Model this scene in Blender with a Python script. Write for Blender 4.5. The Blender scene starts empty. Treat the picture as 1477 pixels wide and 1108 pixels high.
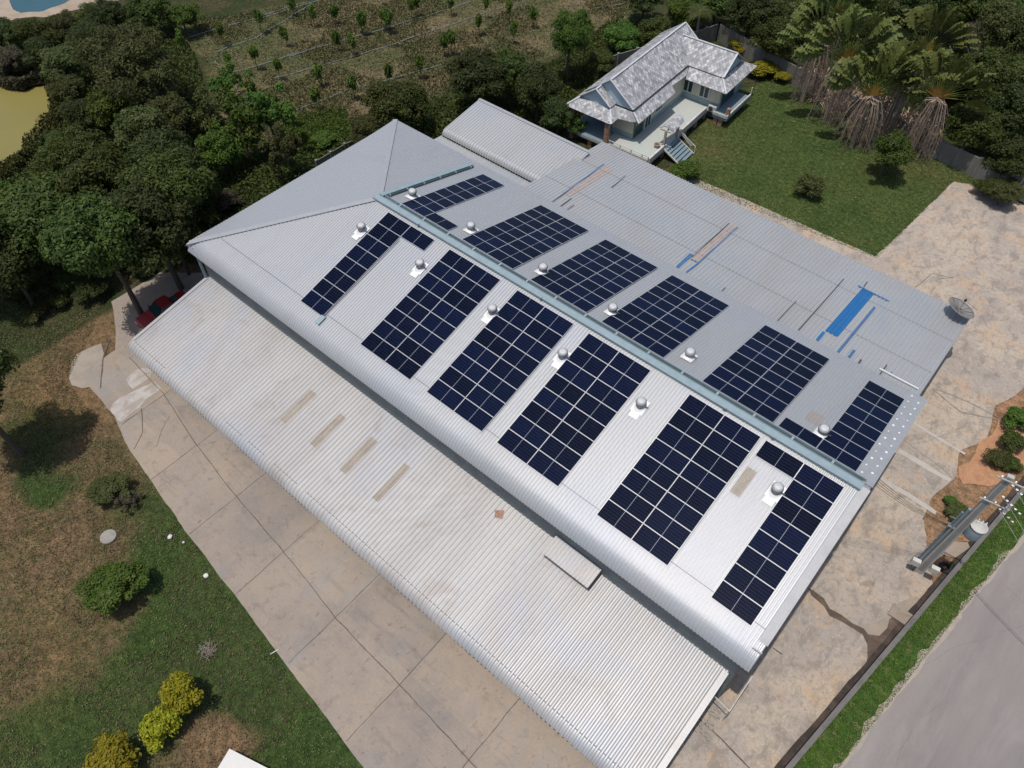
import bpy, bmesh, math, random
import numpy as np
from mathutils import Vector, Matrix
random.seed(7); rng = np.random.default_rng(7)
R = math.radians
scn = bpy.context.scene
C = scn.collection
# ------------------------------------------------------------------ camera
CAM = np.array([11.731, -27.359, 44.320])
YAW, PIT, F = R(130.710), R(51.434), 1086.06
fv = np.array([math.cos(YAW)*math.cos(PIT), math.sin(YAW)*math.cos(PIT), -math.sin(PIT)])
rv = np.cross(fv, [0, 0, 1]); rv /= np.linalg.norm(rv); uv_ = np.cross(rv, fv)
def un(u, v, z=0.0):
    """world point at height z seen at photo pixel (u, v)"""
    d = fv*F + rv*(u-738.5) - uv_*(v-554)
    t = (z-CAM[2])/d[2]
    return CAM + t*d
def unp(u, v, n, c):
    d = fv*F + rv*(u-738.5) - uv_*(v-554); n = np.array(n)
    t = (c-n@CAM)/(n@d)
    return CAM + t*d
cam = bpy.data.cameras.new('camera'); co = bpy.data.objects.new('camera', cam); C.objects.link(co)
cam.sensor_fit = 'HORIZONTAL'; cam.sensor_width = 36; cam.lens = F/1477*36
cam.clip_start = .5; cam.clip_end = 2500
co.location = CAM; co.rotation_euler = Vector(fv).to_track_quat('-Z', 'Y').to_euler()
scn.camera = co
# ------------------------------------------------------------------ light
sdir = Vector((-.05, -.22, 1)).normalized()
sun = bpy.data.lights.new('sun', 'SUN'); sun.energy = 3.35; sun.angle = R(.53); sun.color = (1, .955, .89)
so = bpy.data.objects.new('sun', sun); C.objects.link(so); so.rotation_euler = sdir.to_track_quat('Z', 'Y').to_euler()
w = bpy.data.worlds.new('World'); scn.world = w; w.use_nodes = True
nt = w.node_tree; bg = nt.nodes['Background']; sk = nt.nodes.new('ShaderNodeTexSky')
sk.sky_type = 'NISHITA'; sk.sun_disc = False; sk.sun_elevation = math.asin(sdir.z); sk.sun_rotation = math.atan2(sdir.x, sdir.y)
sk.air_density = 1.0; sk.dust_density = 2.0
nt.links.new(sk.outputs[0], bg.inputs[0]); bg.inputs[1].default_value = .125
scn.view_settings.view_transform = 'Standard'; scn.view_settings.look = 'None'; scn.view_settings.exposure = 0.0
scn.view_settings.gamma = 1
scn.cycles.max_bounces = 6
# ------------------------------------------------------------------ node materials
def new_mat(name):
    m = bpy.data.materials.new(name); m.use_nodes = True
    return m, m.node_tree.nodes, m.node_tree.links, m.node_tree.nodes['Principled BSDF']
def ramp(n, l, src, a, b, ca, cb):
    r = n.new('ShaderNodeValToRGB'); r.color_ramp.elements[0].position = a; r.color_ramp.elements[1].position = b
    r.color_ramp.elements[0].color = (*ca, 1); r.color_ramp.elements[1].color = (*cb, 1); l.new(src, r.inputs[0]); return r
def noise(n, l, scale, detail=4, rough=.6, vec=None, stretch=None, coord='Object', dist=0):
    t = n.new('ShaderNodeTexNoise'); t.inputs['Scale'].default_value = scale; t.inputs['Detail'].default_value = detail
    t.inputs['Roughness'].default_value = rough; t.inputs['Distortion'].default_value = dist
    tc = n.new('ShaderNodeTexCoord'); src = tc.outputs[coord]
    if stretch:
        mp = n.new('ShaderNodeMapping'); mp.inputs['Scale'].default_value = stretch; l.new(src, mp.inputs[0]); src = mp.outputs[0]
    l.new(src, t.inputs['Vector']); return t
def mix(n, l, fac, a, b, mode='MIX'):
    m = n.new('ShaderNodeMix'); m.data_type = 'RGBA'; m.blend_type = mode
    if isinstance(fac, (int, float)): m.inputs[0].default_value = fac
    else: l.new(fac, m.inputs[0])
    for s, i in ((a, 6), (b, 7)):
        if isinstance(s, tuple): m.inputs[i].default_value = (*s, 1)
        else: l.new(s, m.inputs[i])
    return m.outputs[2]
def bump(n, l, p, h, st=.3, d=.05):
    b = n.new('ShaderNodeBump'); b.inputs['Strength'].default_value = st; b.inputs['Distance'].default_value = d
    l.new(h, b.inputs['Height']); l.new(b.outputs[0], p.inputs['Normal'])
def simple(name, col, rough=.7, metal=0, var=.12, scale=3, bmp=0, spec=.5):
    m, n, l, p = new_mat(name)
    t = noise(n, l, scale, 5, .65)
    a = tuple(c*(1-var) for c in col); b = tuple(min(1, c*(1+var)) for c in col)
    r = ramp(n, l, t.outputs[0], .3, .7, a, b); l.new(r.outputs[0], p.inputs['Base Color'])
    p.inputs['Roughness'].default_value = rough; p.inputs['Metallic'].default_value = metal
    p.inputs['Specular IOR Level'].default_value = spec
    if bmp: bump(n, l, p, t.outputs[0], bmp)
    return m
def stained(name, base, stains, rough=.8, metal=0, bmp=.15, fine=.1, spec=.3):
    """stains: list of (scale, lo, hi, colour, strength, stretch)"""
    m, n, l, p = new_mat(name)
    f = noise(n, l, 9, 6, .7)
    col = ramp(n, l, f.outputs[0], .25, .75, tuple(c*(1-fine) for c in base), tuple(c*(1+fine) for c in base)).outputs[0]
    for i, (sc, lo, hi, c, s, st) in enumerate(stains):
        t = noise(n, l, sc, 7, .68, stretch=st, dist=.4)
        r = ramp(n, l, t.outputs[0], lo, hi, (0, 0, 0), (s, s, s))
        col = mix(n, l, r.outputs[0], col, c)
    l.new(col, p.inputs['Base Color']); p.inputs['Roughness'].default_value = rough; p.inputs['Metallic'].default_value = metal
    p.inputs['Specular IOR Level'].default_value = spec
    if bmp: bump(n, l, p, f.outputs[0], bmp)
    return m
M = {}
M['roof'] = stained('roof_metal', (.42, .425, .43), [(.35, .5, .75, (.35, .35, .35), .5, (1, .25, 1)), (.12, .5, .62, (.39, .41, .45), .5, None), (3, .66, .78, (.36, .33, .30), .35, (1, .12, 1))], rough=.49, metal=.45, bmp=.05, fine=.04, spec=.3)
M['roof_hip'] = stained('roof_metal_end', (.41, .42, .435), [(.35, .5, .75, (.37, .38, .39), .5, (.25, 1, 1)), (3, .68, .8, (.36, .33, .30), .3, (.12, 1, 1))], rough=.52, metal=.48, bmp=.05, fine=.03, spec=.3)
M['roof_low'] = stained('weathered_roof_metal', (.44, .428, .415), [(.25, .42, .65, (.37, .35, .335), .8, (1, .3, 1)), (.14, .5, .65, (.37, .39, .43), .6, None), (2.2, .6, .8, (.36, .31, .27), .6, (1, .2, 1)), (14, .70, .76, (.2, .17, .15), .6, None), (.5, .55, .68, (.33, .29, .265), .5, None)], rough=.54, metal=.32, bmp=.05, fine=.06, spec=.3)
M['roof_rear'] = stained('rear_roof_metal', (.41, .415, .415), [(.3, .45, .7, (.37, .35, .335), .6, (1, .3, 1)), (.16, .5, .65, (.35, .385, .42), .6, None), (2.5, .62, .8, (.35, .33, .30), .5, (1, .2, 1))], rough=.55, metal=.4, bmp=.05, fine=.05)
M['trim'] = simple('galvanised_trim', (.38, .39, .40), .55, .4, .08)
M['white_trim'] = simple('white_flashing', (.68, .68, .67), .5, .1, .05)
M['sky_blue'] = simple('pale_blue_painted_steel', (.245, .315, .34), .5, .1, .1, 2)
M['dark_slot'] = simple('dark_grille', (.05, .075, .085), .6, .2, .2, 5)
M['wall_dark'] = simple('grey_wall_board', (.16, .18, .18), .8, 0, .2, 2)
M['tan_sheet'] = stained('aged_translucent_sheet', (.33, .29, .24), [(2.5, .45, .7, (.22, .19, .16), .7, (1, .3, 1)), (7, .5, .7, (.42, .38, .32), .5, None)], rough=.6, bmp=.1)
M['rust_sheet'] = stained('rusty_pink_sheet', (.34, .295, .275), [(3, .45, .65, (.27, .2, .17), .7, None)], rough=.7)
M['blue_paint'] = stained('blue_tarp', (.018, .12, .30), [(3, .5, .7, (.03, .15, .34), .5, None)], rough=.6)
M['sealant'] = stained('bitumen_sealant', (.05, .055, .065), [(3, .4, .7, (.11, .12, .14), .7, None)], rough=.6)
M['blue_seal'] = stained('blue_sealant', (.05, .15, .32), [(3, .4, .6, (.06, .09, .15), .7, None)], rough=.6)
M['vent'] = simple('spun_aluminium', (.50, .50, .50), .6, .2, .06)
M['vent_dark'] = simple('vent_slot', (.16, .16, .165), .5, .6, .1)
M['frame'] = simple('panel_frame', (.52, .53, .55), .5, .3, .03)
M['cable'] = simple('black_cable', (.02, .02, .022), .5, 0, .1)
M['conc_l'] = stained('yard_concrete', (.300, .247, .198), [(.16, .42, .60, (.225, .195, .172), .8, None), (.5, .48, .64, (.31, .25, .19), .6, None), (.9, .56, .66, (.19, .165, .15), .5, (.25, 1.6, 1)), (1.3, .54, .68, (.18, .15, .125), .55, None), (.33, .55, .7, (.245, .235, .225), .65, (1, .4, 1)), (5, .56, .72, (.37, .32, .27), .45, None), (14, .58, .72, (.2, .165, .135), .45, None), (3.2, .60, .66, (.15, .125, .105), .6, (1, .5, 1))], rough=.9, bmp=.25, fine=.14, spec=.15)
M['conc_r'] = stained('worn_yard_concrete', (.395, .33, .262), [(.2, .44, .58, (.30, .265, .235), .85, None), (.45, .52, .62, (.43, .29, .18), .6, None), (1.1, .5, .62, (.215, .185, .16), .8, (1, .6, 1)), (3.5, .5, .64, (.24, .205, .175), .75, None), (7, .56, .66, (.47, .40, .32), .6, (1, .5, 1)), (15, .56, .68, (.2, .165, .14), .55, None), (.8, .6, .68, (.15, .13, .115), .5, None)], rough=.92, bmp=.3, fine=.16, spec=.1)
def slab_tone(m):
    n, l = m.node_tree.nodes, m.node_tree.links; p = n['Principled BSDF']; src = p.inputs['Base Color'].links[0].from_socket
    tc = n.new('ShaderNodeTexCoord'); mp = n.new('ShaderNodeMapping'); mp.inputs['Location'].default_value = (24.6/5.7+20, 20.6/8+9, 0); mp.inputs['Scale'].default_value = (1/5.7, 1/8, 0)
    l.new(tc.outputs['Object'], mp.inputs[0]); f = n.new('ShaderNodeVectorMath'); f.operation = 'FLOOR'; l.new(mp.outputs[0], f.inputs[0]); w_ = n.new('ShaderNodeTexWhiteNoise'); w_.noise_dimensions = '2D'; l.new(f.outputs[0], w_.inputs['Vector'])
    r_ = ramp(n, l, w_.outputs[0], 0, 1, (.91, .92, .94), (1.05, 1.03, 1.0)); l.new(mix(n, l, 1.0, src, r_.outputs[0], 'MULTIPLY'), p.inputs['Base Color'])
slab_tone(M['conc_l'])
M['pale_pad'] = stained('old_concrete_pad', (.30, .255, .21), [(.8, .45, .7, (.22, .19, .15), .7, None)], rough=.9)
M['joint'] = simple('joint_filler', (.115, .095, .078), .95, 0, .4, 4, 0, .1)
M['mortar'] = stained('pale_mortar', (.41, .375, .335), [(2, .45, .65, (.36, .32, .28), .8, None)], rough=.9)
M['lime'] = stained('lime_stain', (.40, .37, .34), [(1.5, .42, .6, (.29, .25, .215), .95, (1, .5, 1))], rough=.9)
M['wet'] = stained('wet_mud', (.075, .05, .035), [(1.5, .45, .65, (.15, .105, .07), .7, None)], rough=.45, bmp=.4, spec=.5)
M['silt'] = stained('grey_silt', (.25, .22, .185), [(1.2, .4, .65, (.33, .26, .19), .7, None)], rough=.7)
M['asphalt'] = stained('road_surface', (.24, .217, .20), [(.12, .42, .62, (.175, .155, .15), .8, (1, .25, 1)), (.6, .5, .7, (.29, .265, .25), .5, (1, .3, 1)), (7, .6, .75, (.19, .175, .165), .4, None)], rough=.9, bmp=.15, fine=.07, spec=.2)
M['dust'] = stained('road_dust', (.34, .29, .23), [(1.5, .4, .6, (.26, .23, .2), .8, None)], rough=.95)
M['scum'] = stained('algae_water', (.195, .165, .045), [(.2, .45, .7, (.165, .145, .048), .6, (1, .3, 1))], rough=.5, bmp=.0, fine=.02)
M['water'] = simple('pond_water', (.03, .085, .10), .12, 0, .1, .2)
M['bank'] = stained('pale_soil', (.33, .27, .21), [(.5, .45, .65, (.25, .19, .13), .8, None)], rough=.95)
M['orange'] = stained('orange_soil', (.40, .215, .115), [(2, .4, .65, (.30, .15, .085), .8, None), (5, .55, .7, (.46, .33, .22), .6, None)], rough=.95, bmp=.6)
M['wallcap'] = stained('mossy_coping', (.14, .133, .125), [(1, .45, .65, (.09, .085, .08), .7, None)], rough=.9)
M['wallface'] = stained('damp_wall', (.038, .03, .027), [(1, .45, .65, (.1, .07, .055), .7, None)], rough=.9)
M['bound'] = stained('panel_wall', (.20, .19, .175), [(.6, .4, .65, (.12, .12, .09), .8, (1, 1, .3)), (2, .55, .7, (.28, .25, .22), .6, (1, 1, .3))], rough=.95)
M['cream'] = simple('cream_render', (.55, .50, .39), .85, 0, .06, 2)
M['plinth'] = simple('blue_grey_render', (.25, .34, .36), .8, 0, .1, 2)
M['deck'] = stained('grey_green_deck', (.37, .40, .37), [(.7, .45, .65, (.42, .40, .35), .6, None), (3, .55, .7, (.3, .33, .31), .5, None)], rough=.8)
M['deck_blue'] = stained('blue_deck', (.15, .21, .24), [(.7, .45, .65, (.2, .25, .27), .6, None)], rough=.8)
M['rail'] = stained('weathered_white_rail', (.52, .50, .46), [(2, .45, .65, (.35, .31, .27), .7, None)], rough=.8)
M['glass'] = simple('dark_window_glass', (.02, .035, .035), .1, 0, .1)
M['teal'] = simple('teal_window_frame', (.06, .16, .14), .5, 0, .1)
M['grey_frame'] = simple('pale_window_frame', (.55, .6, .6), .5, 0, .05)
M['gable'] = simple('pale_blue_gable_board', (.36, .45, .50), .7, 0, .08, 2)
M['brick'] = stained('red_brick_pier', (.30, .15, .10), [(3, .45, .6, (.38, .28, .2), .7, None)], rough=.9)
M['pole'] = stained('spun_concrete_pole', (.38, .37, .34), [(1.5, .45, .65, (.28, .27, .25), .6, None)], rough=.85)
M['pole_dark'] = simple('recess_shade_and_bolt', (.22, .215, .2), .9)
M['porcelain'] = simple('porcelain', (.75, .73, .68), .25)
M['trafo'] = simple('transformer_grey', (.22, .27, .30), .5, .2)
M['trafo_top'] = simple('transformer_lid', (.42, .40, .37), .6, .1)
M['box_white'] = simple('white_meter_box', (.48, .465, .43), .6)
M['rubber'] = simple('tyre_rubber', (.02, .02, .02), .9)
M['red'] = simple('red_car_paint', (.24, .016, .018), .3, 0, .05)
M['bark'] = stained('bark', (.075, .058, .044), [(3, .45, .65, (.12, .095, .07), .6, (1, 1, .2))], rough=.95, bmp=.5)
M['pale_bark'] = stained('pale_bark', (.24, .20, .165), [(3, .45, .65, (.15, .12, .1), .6, (1, 1, .2))], rough=.95, bmp=.5)
M['dead'] = simple('dry_frond', (.31, .22, .155), .9, 0, .45, 2.5)
M['dead_grey'] = simple('grey_dry_frond', (.25, .195, .155), .9, 0, .35, 2.5)
M['hose'] = simple('irrigation_pipe', (.19, .225, .235), .6)
M['stone'] = stained('cement_lid', (.27, .25, .22), [(3, .45, .65, (.18, .17, .14), .7, None)], rough=.9)
M['white_board'] = simple('white_sheet', (.56, .545, .51), .6, 0, .04)
M['mesh_dish'] = simple('dark_dish_mesh', (.24, .225, .21), .7, .3, .2)
M['pot'] = simple('clay_pot', (.33, .27, .22), .8)
def leafmat(name, a, b, c, scale=.8, trans=.25):
    m, n, l, p = new_mat(name)
    t = noise(n, l, scale, 3, .6); oi = n.new('ShaderNodeObjectInfo')
    r = ramp(n, l, t.outputs[0], .35, .65, a, b)
    t2 = noise(n, l, scale*9, 2, .6)
    r2 = ramp(n, l, t2.outputs[0], .5, .72, (0, 0, 0), (.75, .75, .75))
    col = mix(n, l, r2.outputs[0], r.outputs[0], c)
    hs = n.new('ShaderNodeHueSaturation'); l.new(col, hs.inputs['Color'])
    mr = n.new('ShaderNodeMapRange'); l.new(oi.outputs['Random'], mr.inputs[0]); mr.inputs[3].default_value = .95; mr.inputs[4].default_value = 1.6
    l.new(mr.outputs[0], hs.inputs['Value'])
    mh = n.new('ShaderNodeMapRange'); l.new(oi.outputs['Random'], mh.inputs[0]); mh.inputs[3].default_value = .478; mh.inputs[4].default_value = .528
    l.new(mh.outputs[0], hs.inputs['Hue'])
    l.new(hs.outputs[0], p.inputs['Base Color']); p.inputs['Roughness'].default_value = .55; p.inputs['Specular IOR Level'].default_value = .12
    tr = n.new('ShaderNodeBsdfTranslucent'); l.new(hs.outputs[0], tr.inputs[0])
    ms = n.new('ShaderNodeMixShader'); ms.inputs[0].default_value = trans*.9
    l.new(p.outputs[0], ms.inputs[1]); l.new(tr.outputs[0], ms.inputs[2]); l.new(ms.outputs[0], n['Material Output'].inputs[0])
    return m
M['leaf'] = leafmat('leaf_deep_green', (.028, .042, .010), (.050, .066, .014), (.095, .105, .03))
M['leaf_olive'] = leafmat('leaf_olive', (.036, .045, .014), (.060, .067, .020), (.11, .11, .042))
M['leaf_bright'] = leafmat('leaf_bright_green', (.032, .062, .010), (.060, .094, .014), (.11, .135, .034))
M['leaf_yellow'] = leafmat('leaf_golden', (.125, .125, .010), (.19, .165, .012), (.29, .225, .02))
M['leaf_dark'] = leafmat('leaf_dark', (.022, .034, .010), (.038, .050, .014), (.072, .078, .026))
M['leaf_sapling'] = leafmat('leaf_sapling', (.06, .095, .016), (.09, .13, .022), (.15, .17, .05))
M['leaf_purple'] = leafmat('leaf_dusky', (.035, .03, .022), (.06, .05, .03), (.10, .085, .05))
M['leaf_blade'] = leafmat('palm_blade', (.048, .066, .015), (.078, .095, .022), (.27, .24, .09), 1.2)
M['frond_orange'] = leafmat('orange_stalk', (.19, .105, .02), (.17, .12, .024), (.13, .12, .03), 1.2, .1)
M['frond_green'] = leafmat('green_stalk', (.11, .12, .022), (.09, .11, .024), (.15, .14, .035), 1.2, .1)
M['grass_blade'] = leafmat('grass_blades', (.05, .085, .022), (.09, .12, .035), (.22, .18, .09), .25, .2)
M['dry_blade'] = leafmat('dry_grass_blades', (.115, .09, .053), (.15, .115, .069), (.06, .075, .03), .3, .2)
# module glass
def glass_mat():
    m, n, l, p = new_mat('solar_cell_sheet')
    tc = n.new('ShaderNodeTexCoord'); sx = n.new('ShaderNodeSeparateXYZ'); l.new(tc.outputs['Object'], sx.inputs[0])
    def line(sock, period, off, width):
        a = n.new('ShaderNodeMath'); a.operation = 'ADD'; l.new(sock, a.inputs[0]); a.inputs[1].default_value = off
        md = n.new('ShaderNodeMath'); md.operation = 'PINGPONG'; l.new(a.outputs[0], md.inputs[0]); md.inputs[1].default_value = period/2
        c = n.new('ShaderNodeMath'); c.operation = 'LESS_THAN'; l.new(md.outputs[0], c.inputs[0]); c.inputs[1].default_value = width; return c.outputs[0]
    ly = line(sx.outputs[1], .178, 0, .0065); lx = line(sx.outputs[0], .0925, 0, .0035)
    oi = n.new('ShaderNodeObjectInfo')
    base = ramp(n, l, oi.outputs['Random'], 0, 1, (.0010, .0024, .010), (.0020, .0050, .022)).outputs[0]
    mx = n.new('ShaderNodeMath'); mx.operation = 'MULTIPLY'; l.new(ly, mx.inputs[0]); mx.inputs[1].default_value = .75
    c1 = mix(n, l, mx.outputs[0], base, (.03, .045, .085))
    mx2 = n.new('ShaderNodeMath'); mx2.operation = 'MULTIPLY'; l.new(lx, mx2.inputs[0]); mx2.inputs[1].default_value = .2
    c1 = mix(n, l, mx2.outputs[0], c1, (.04, .05, .09))
    ab = n.new('ShaderNodeMath'); ab.operation = 'ABSOLUTE'; l.new(sx.outputs[0], ab.inputs[0])
    lt = n.new('ShaderNodeMath'); lt.operation = 'LESS_THAN'; l.new(ab.outputs[0], lt.inputs[0]); lt.inputs[1].default_value = .010
    c1 = mix(n, l, lt.outputs[0], c1, (.30, .33, .38))
    d = noise(n, l, 2, 5, .7); dr = ramp(n, l, d.outputs[0], .45, .8, (0, 0, 0), (.018, .018, .018)); c1 = mix(n, l, dr.outputs[0], c1, (.2, .19, .18))
    l.new(c1, p.inputs['Base Color']); p.inputs['Roughness'].default_value = .10; p.inputs['Specular IOR Level'].default_value = .09
    return m
M['cells'] = glass_mat()
def tile_mat(name, dark, light, warm=(.33, .27, .25), ax='X'):
    m, n, l, p = new_mat(name)
    tc = n.new('ShaderNodeTexCoord'); mp = n.new('ShaderNodeMapping'); mp.inputs['Rotation'].default_value = (0, 0, R(45)); mp.inputs['Scale'].default_value = (3.7, 3.7, .001)
    l.new(tc.outputs['Object'], mp.inputs[0])
    fl = n.new('ShaderNodeVectorMath'); fl.operation = 'FLOOR'; l.new(mp.outputs[0], fl.inputs[0])
    wn = n.new('ShaderNodeTexWhiteNoise'); wn.noise_dimensions = '2D'; l.new(fl.outputs[0], wn.inputs['Vector'])
    r = ramp(n, l, wn.outputs[0], .0, 1., dark, light)
    fr = n.new('ShaderNodeVectorMath'); fr.operation = 'FRACTION'; l.new(mp.outputs[0], fr.inputs[0]); s = n.new('ShaderNodeSeparateXYZ'); l.new(fr.outputs[0], s.inputs[0])
    mn = n.new('ShaderNodeMath'); mn.operation = 'MINIMUM'; l.new(s.outputs[0], mn.inputs[0]); l.new(s.outputs[1], mn.inputs[1])
    lt = n.new('ShaderNodeMath'); lt.operation = 'LESS_THAN'; l.new(mn.outputs[0], lt.inputs[0]); lt.inputs[1].default_value = .13
    t = noise(n, l, 1.1, 7, .75, dist=.5); rr = ramp(n, l, t.outputs[0], .42, .66, (0, 0, 0), (.75, .75, .75))
    c = mix(n, l, rr.outputs[0], r.outputs[0], (.16, .155, .16))
    t3 = noise(n, l, .8, 5, .7); r3 = ramp(n, l, t3.outputs[0], .56, .7, (0, 0, 0), (.5, .5, .5)); c = mix(n, l, r3.outputs[0], c, warm)
    ml = n.new('ShaderNodeMath'); ml.operation = 'MULTIPLY'; l.new(lt.outputs[0], ml.inputs[0]); ml.inputs[1].default_value = .55
    c = mix(n, l, ml.outputs[0], c, (.12, .12, .13))
    l.new(c, p.inputs['Base Color']); p.inputs['Roughness'].default_value = .6; p.inputs['Specular IOR Level'].default_value = .4
    bump(n, l, p, mn.outputs[0], .5, .04)
    return m
M['tile'] = tile_mat('diamond_roof_tiles', (.21, .215, .225), (.56, .56, .565))
# ------------------------------------------------------------------ mesh helpers
def link(o, parent=None):
    C.objects.link(o)
    if parent: o.parent = parent
    return o
def raw(name, V, Fc, mat, parent=None, smooth=False, loc=None):
    me = bpy.data.meshes.new(name); V = np.asarray(V, float)
    if loc is not None: V = V-np.asarray(loc, float)
    me.from_pydata(V.tolist(), [], [list(f) for f in Fc]); me.materials.append(mat)
    if smooth: me.polygons.foreach_set('use_smooth', [True]*len(me.polygons))
    o = bpy.data.objects.new(name, me)
    if loc is not None: o.location = loc
    return link(o, parent)
def quads(name, V, mat):
    """mesh datablock from N x 4 x 3 array"""
    V = np.asarray(V, np.float32); n = V.shape[0]; k = V.shape[1]
    me = bpy.data.meshes.new(name); me.vertices.add(n*k); me.vertices.foreach_set('co', V.ravel())
    me.loops.add(n*k); me.loops.foreach_set('vertex_index', np.arange(n*k, dtype=np.int32))
    me.polygons.add(n); me.polygons.foreach_set('loop_start', np.arange(n, dtype=np.int32)*k)
    me.polygons.foreach_set('loop_total', np.full(n, k, np.int32)); me.update(calc_edges=True); me.materials.append(mat); return me
class MB:
    def __init__(s): s.v = []; s.f = []
    def add(s, V, Fc):
        b = len(s.v); s.v += [tuple(map(float, p)) for p in V]; s.f += [[i+b for i in f] for f in Fc]; return s
    def box(s, x0, x1, y0, y1, z0, z1):
        V = [(x, y, z) for z in (z0, z1) for x, y in ((x0, y0), (x1, y0), (x1, y1), (x0, y1))]
        return s.add(V, [(3, 2, 1, 0), (4, 5, 6, 7), (0, 1, 5, 4), (1, 2, 6, 5), (2, 3, 7, 6), (3, 0, 4, 7)])
    def obox(s, a, b, wd, h, up=(0, 0, 1)):
        """box beam from a to b"""
        a = Vector(a); b = Vector(b); d = (b-a).normalized(); up = Vector(up); sd = d.cross(up)
        if sd.length < 1e-4: sd = Vector((1, 0, 0))
        sd.normalize(); u = sd.cross(d)
        V = [p+sd*sx*wd/2+u*sz*h/2 for p in (a, b) for sx, sz in ((-1, -1), (1, -1), (1, 1), (-1, 1))]
        return s.add(V, [(0, 1, 2, 3), (7, 6, 5, 4), (0, 4, 5, 1), (1, 5, 6, 2), (2, 6, 7, 3), (3, 7, 4, 0)])
    def tube(s, pts, rad, n=6, cap=True):
        pts = [Vector(p) for p in pts]; rad = rad if isinstance(rad, (list, tuple)) else [rad]*len(pts); b = []
        for i, p in enumerate(pts):
            d = (pts[min(i+1, len(pts)-1)]-pts[max(i-1, 0)]).normalized()
            a = Vector((0, 0, 1)) if abs(d.z) < .9 else Vector((1, 0, 0)); x = d.cross(a).normalized(); y = d.cross(x)
            b += [p+(x*math.cos(t)+y*math.sin(t))*rad[i] for t in (2*math.pi*k/n for k in range(n))]
        Fc = [(i*n+k, i*n+(k+1) % n, (i+1)*n+(k+1) % n, (i+1)*n+k) for i in range(len(pts)-1) for k in range(n)]
        if cap: Fc += [tuple(range(n))[::-1], tuple(range((len(pts)-1)*n, len(pts)*n))]
        return s.add(b, Fc)
    def lathe(s, prof, c=(0, 0, 0), n=20):
        V = [(c[0]+r*math.cos(t), c[1]+r*math.sin(t), c[2]+z) for r, z in prof for t in (2*math.pi*k/n for k in range(n))]
        Fc = [(i*n+k, i*n+(k+1) % n, (i+1)*n+(k+1) % n, (i+1)*n+k) for i in range(len(prof)-1) for k in range(n)]
        return s.add(V, Fc)
    def poly(s, pts, thick=0, nrm=(0, 0, 1)):
        n = len(pts)
        if not thick: return s.add(pts, [tuple(range(n))])
        nr = np.array(nrm)*thick; low = [tuple(np.array(p)-nr) for p in pts]
        return s.add(list(pts)+low, [tuple(range(n)), tuple(range(2*n-1, n-1, -1))]+[(i, i+n, (i+1) % n+n, (i+1) % n) for i in range(n)])
    def build(s, name, mat, parent=None, smooth=False): return raw(name, s.v, s.f, mat, parent, smooth)
def tag(o, label=None, cat=None, group=None, kind=None):
    if label: o['label'] = label
    if cat: o['category'] = cat
    if group: o['group'] = group
    if kind: o['kind'] = kind
    return o
def empty(name, loc, label=None, cat=None, group=None, rz=0, sc=None):
    o = bpy.data.objects.new(name, None); o.location = loc; o.rotation_euler.z = rz; o.empty_display_size = .3
    if sc is not None: o.scale = sc
    C.objects.link(o); return tag(o, label, cat, group)
def struct(o): o['kind'] = 'structure'; return o
def hnoise(x, y, s=1.0, seed=0):
    """smooth value noise, numpy"""
    x = np.asarray(x, float)/s; y = np.asarray(y, float)/s; xi = np.floor(x).astype(int); yi = np.floor(y).astype(int); fx = x-xi; fy = y-yi
    fx = fx*fx*(3-2*fx); fy = fy*fy*(3-2*fy)
    def h(a, b):
        t = (a*374761393+b*668265263+seed*974634777) & 0x7fffffff; t = ((t ^ (t >> 13))*1274126177) & 0x7fffffff; return ((t ^ (t >> 16)) & 0xffff)/65535.
    return (h(xi, yi)*(1-fx)+h(xi+1, yi)*fx)*(1-fy)+(h(xi, yi+1)*(1-fx)+h(xi+1, yi+1)*fx)*fy
def fbm(x, y, s, seed=0, o=3): return sum(hnoise(x, y, s/2**k, seed+k)*.5**k for k in range(o))/sum(.5**k for k in range(o))
def rough_poly(pts, step=.4, amp=.12, seed=1):
    out = []; n = len(pts)
    for i in range(n):
        a = np.array(pts[i][:2]); b = np.array(pts[(i+1) % n][:2]); k = max(1, int(np.linalg.norm(b-a)/step))
        for j in range(k):
            p = a+(b-a)*j/k; q = p+amp*2*(np.array([float(fbm(p[0], p[1], 1.5, seed)), float(fbm(p[0]+50, p[1], 1.5, seed))])-.5)+amp*.5*(rng.random(2)-.5)
            out.append((q[0], q[1]))
    return out
def sheet(name, pts, z, mat, amp=.12, step=.4, seed=1):
    P = rough_poly(pts, step, amp, seed) if amp else pts
    m = MB(); m.poly([(x, y, z) for x, y in P]); return struct(m.build(name, mat))
def px(l, z=0): return [tuple(un(u, v, z)[:2]) for u, v in l]
# ------------------------------------------------------------------ ground with its covers
def inpoly(X, Y, P):
    r = np.zeros(X.shape, bool); n = len(P)
    for i in range(n):
        x1, y1 = P[i]; x2, y2 = P[(i+1) % n]
        if y1 == y2: continue
        c = ((y1 > Y) != (y2 > Y)) & (X < (x2-x1)*(Y-y1)/(y2-y1)+x1); r ^= c
    return r
WX = lambda y: 16.95+(y+11)*.148          # property wall line
FIELD = [(-79, 15.0), (-74, 12.8), (-69, 12.6), (-60.4, 7.8), (-54, 6), (-47, 9), (-44, 20), (-42, 32), (-38.5, 42), (-38, 50), (-44, 75), (-60, 80), (-66.5, 45), (-70, 31)]
LAWN = [(-17, 28.6), (3.6, 30.6), (4.6, 45.8), (9, 47), (30, 47.5), (30, 51), (4, 50.8), (-17, 54.5), (-19.5, 45), (-18.5, 38)]
VERGE = [(WX(-60)+.3, -60), (WX(60)+.3, 60), (WX(60)+1.4, 60), (20.9+.4, 2.9), (19.6, -6), (18.3, -16), (13, -60)]
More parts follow.
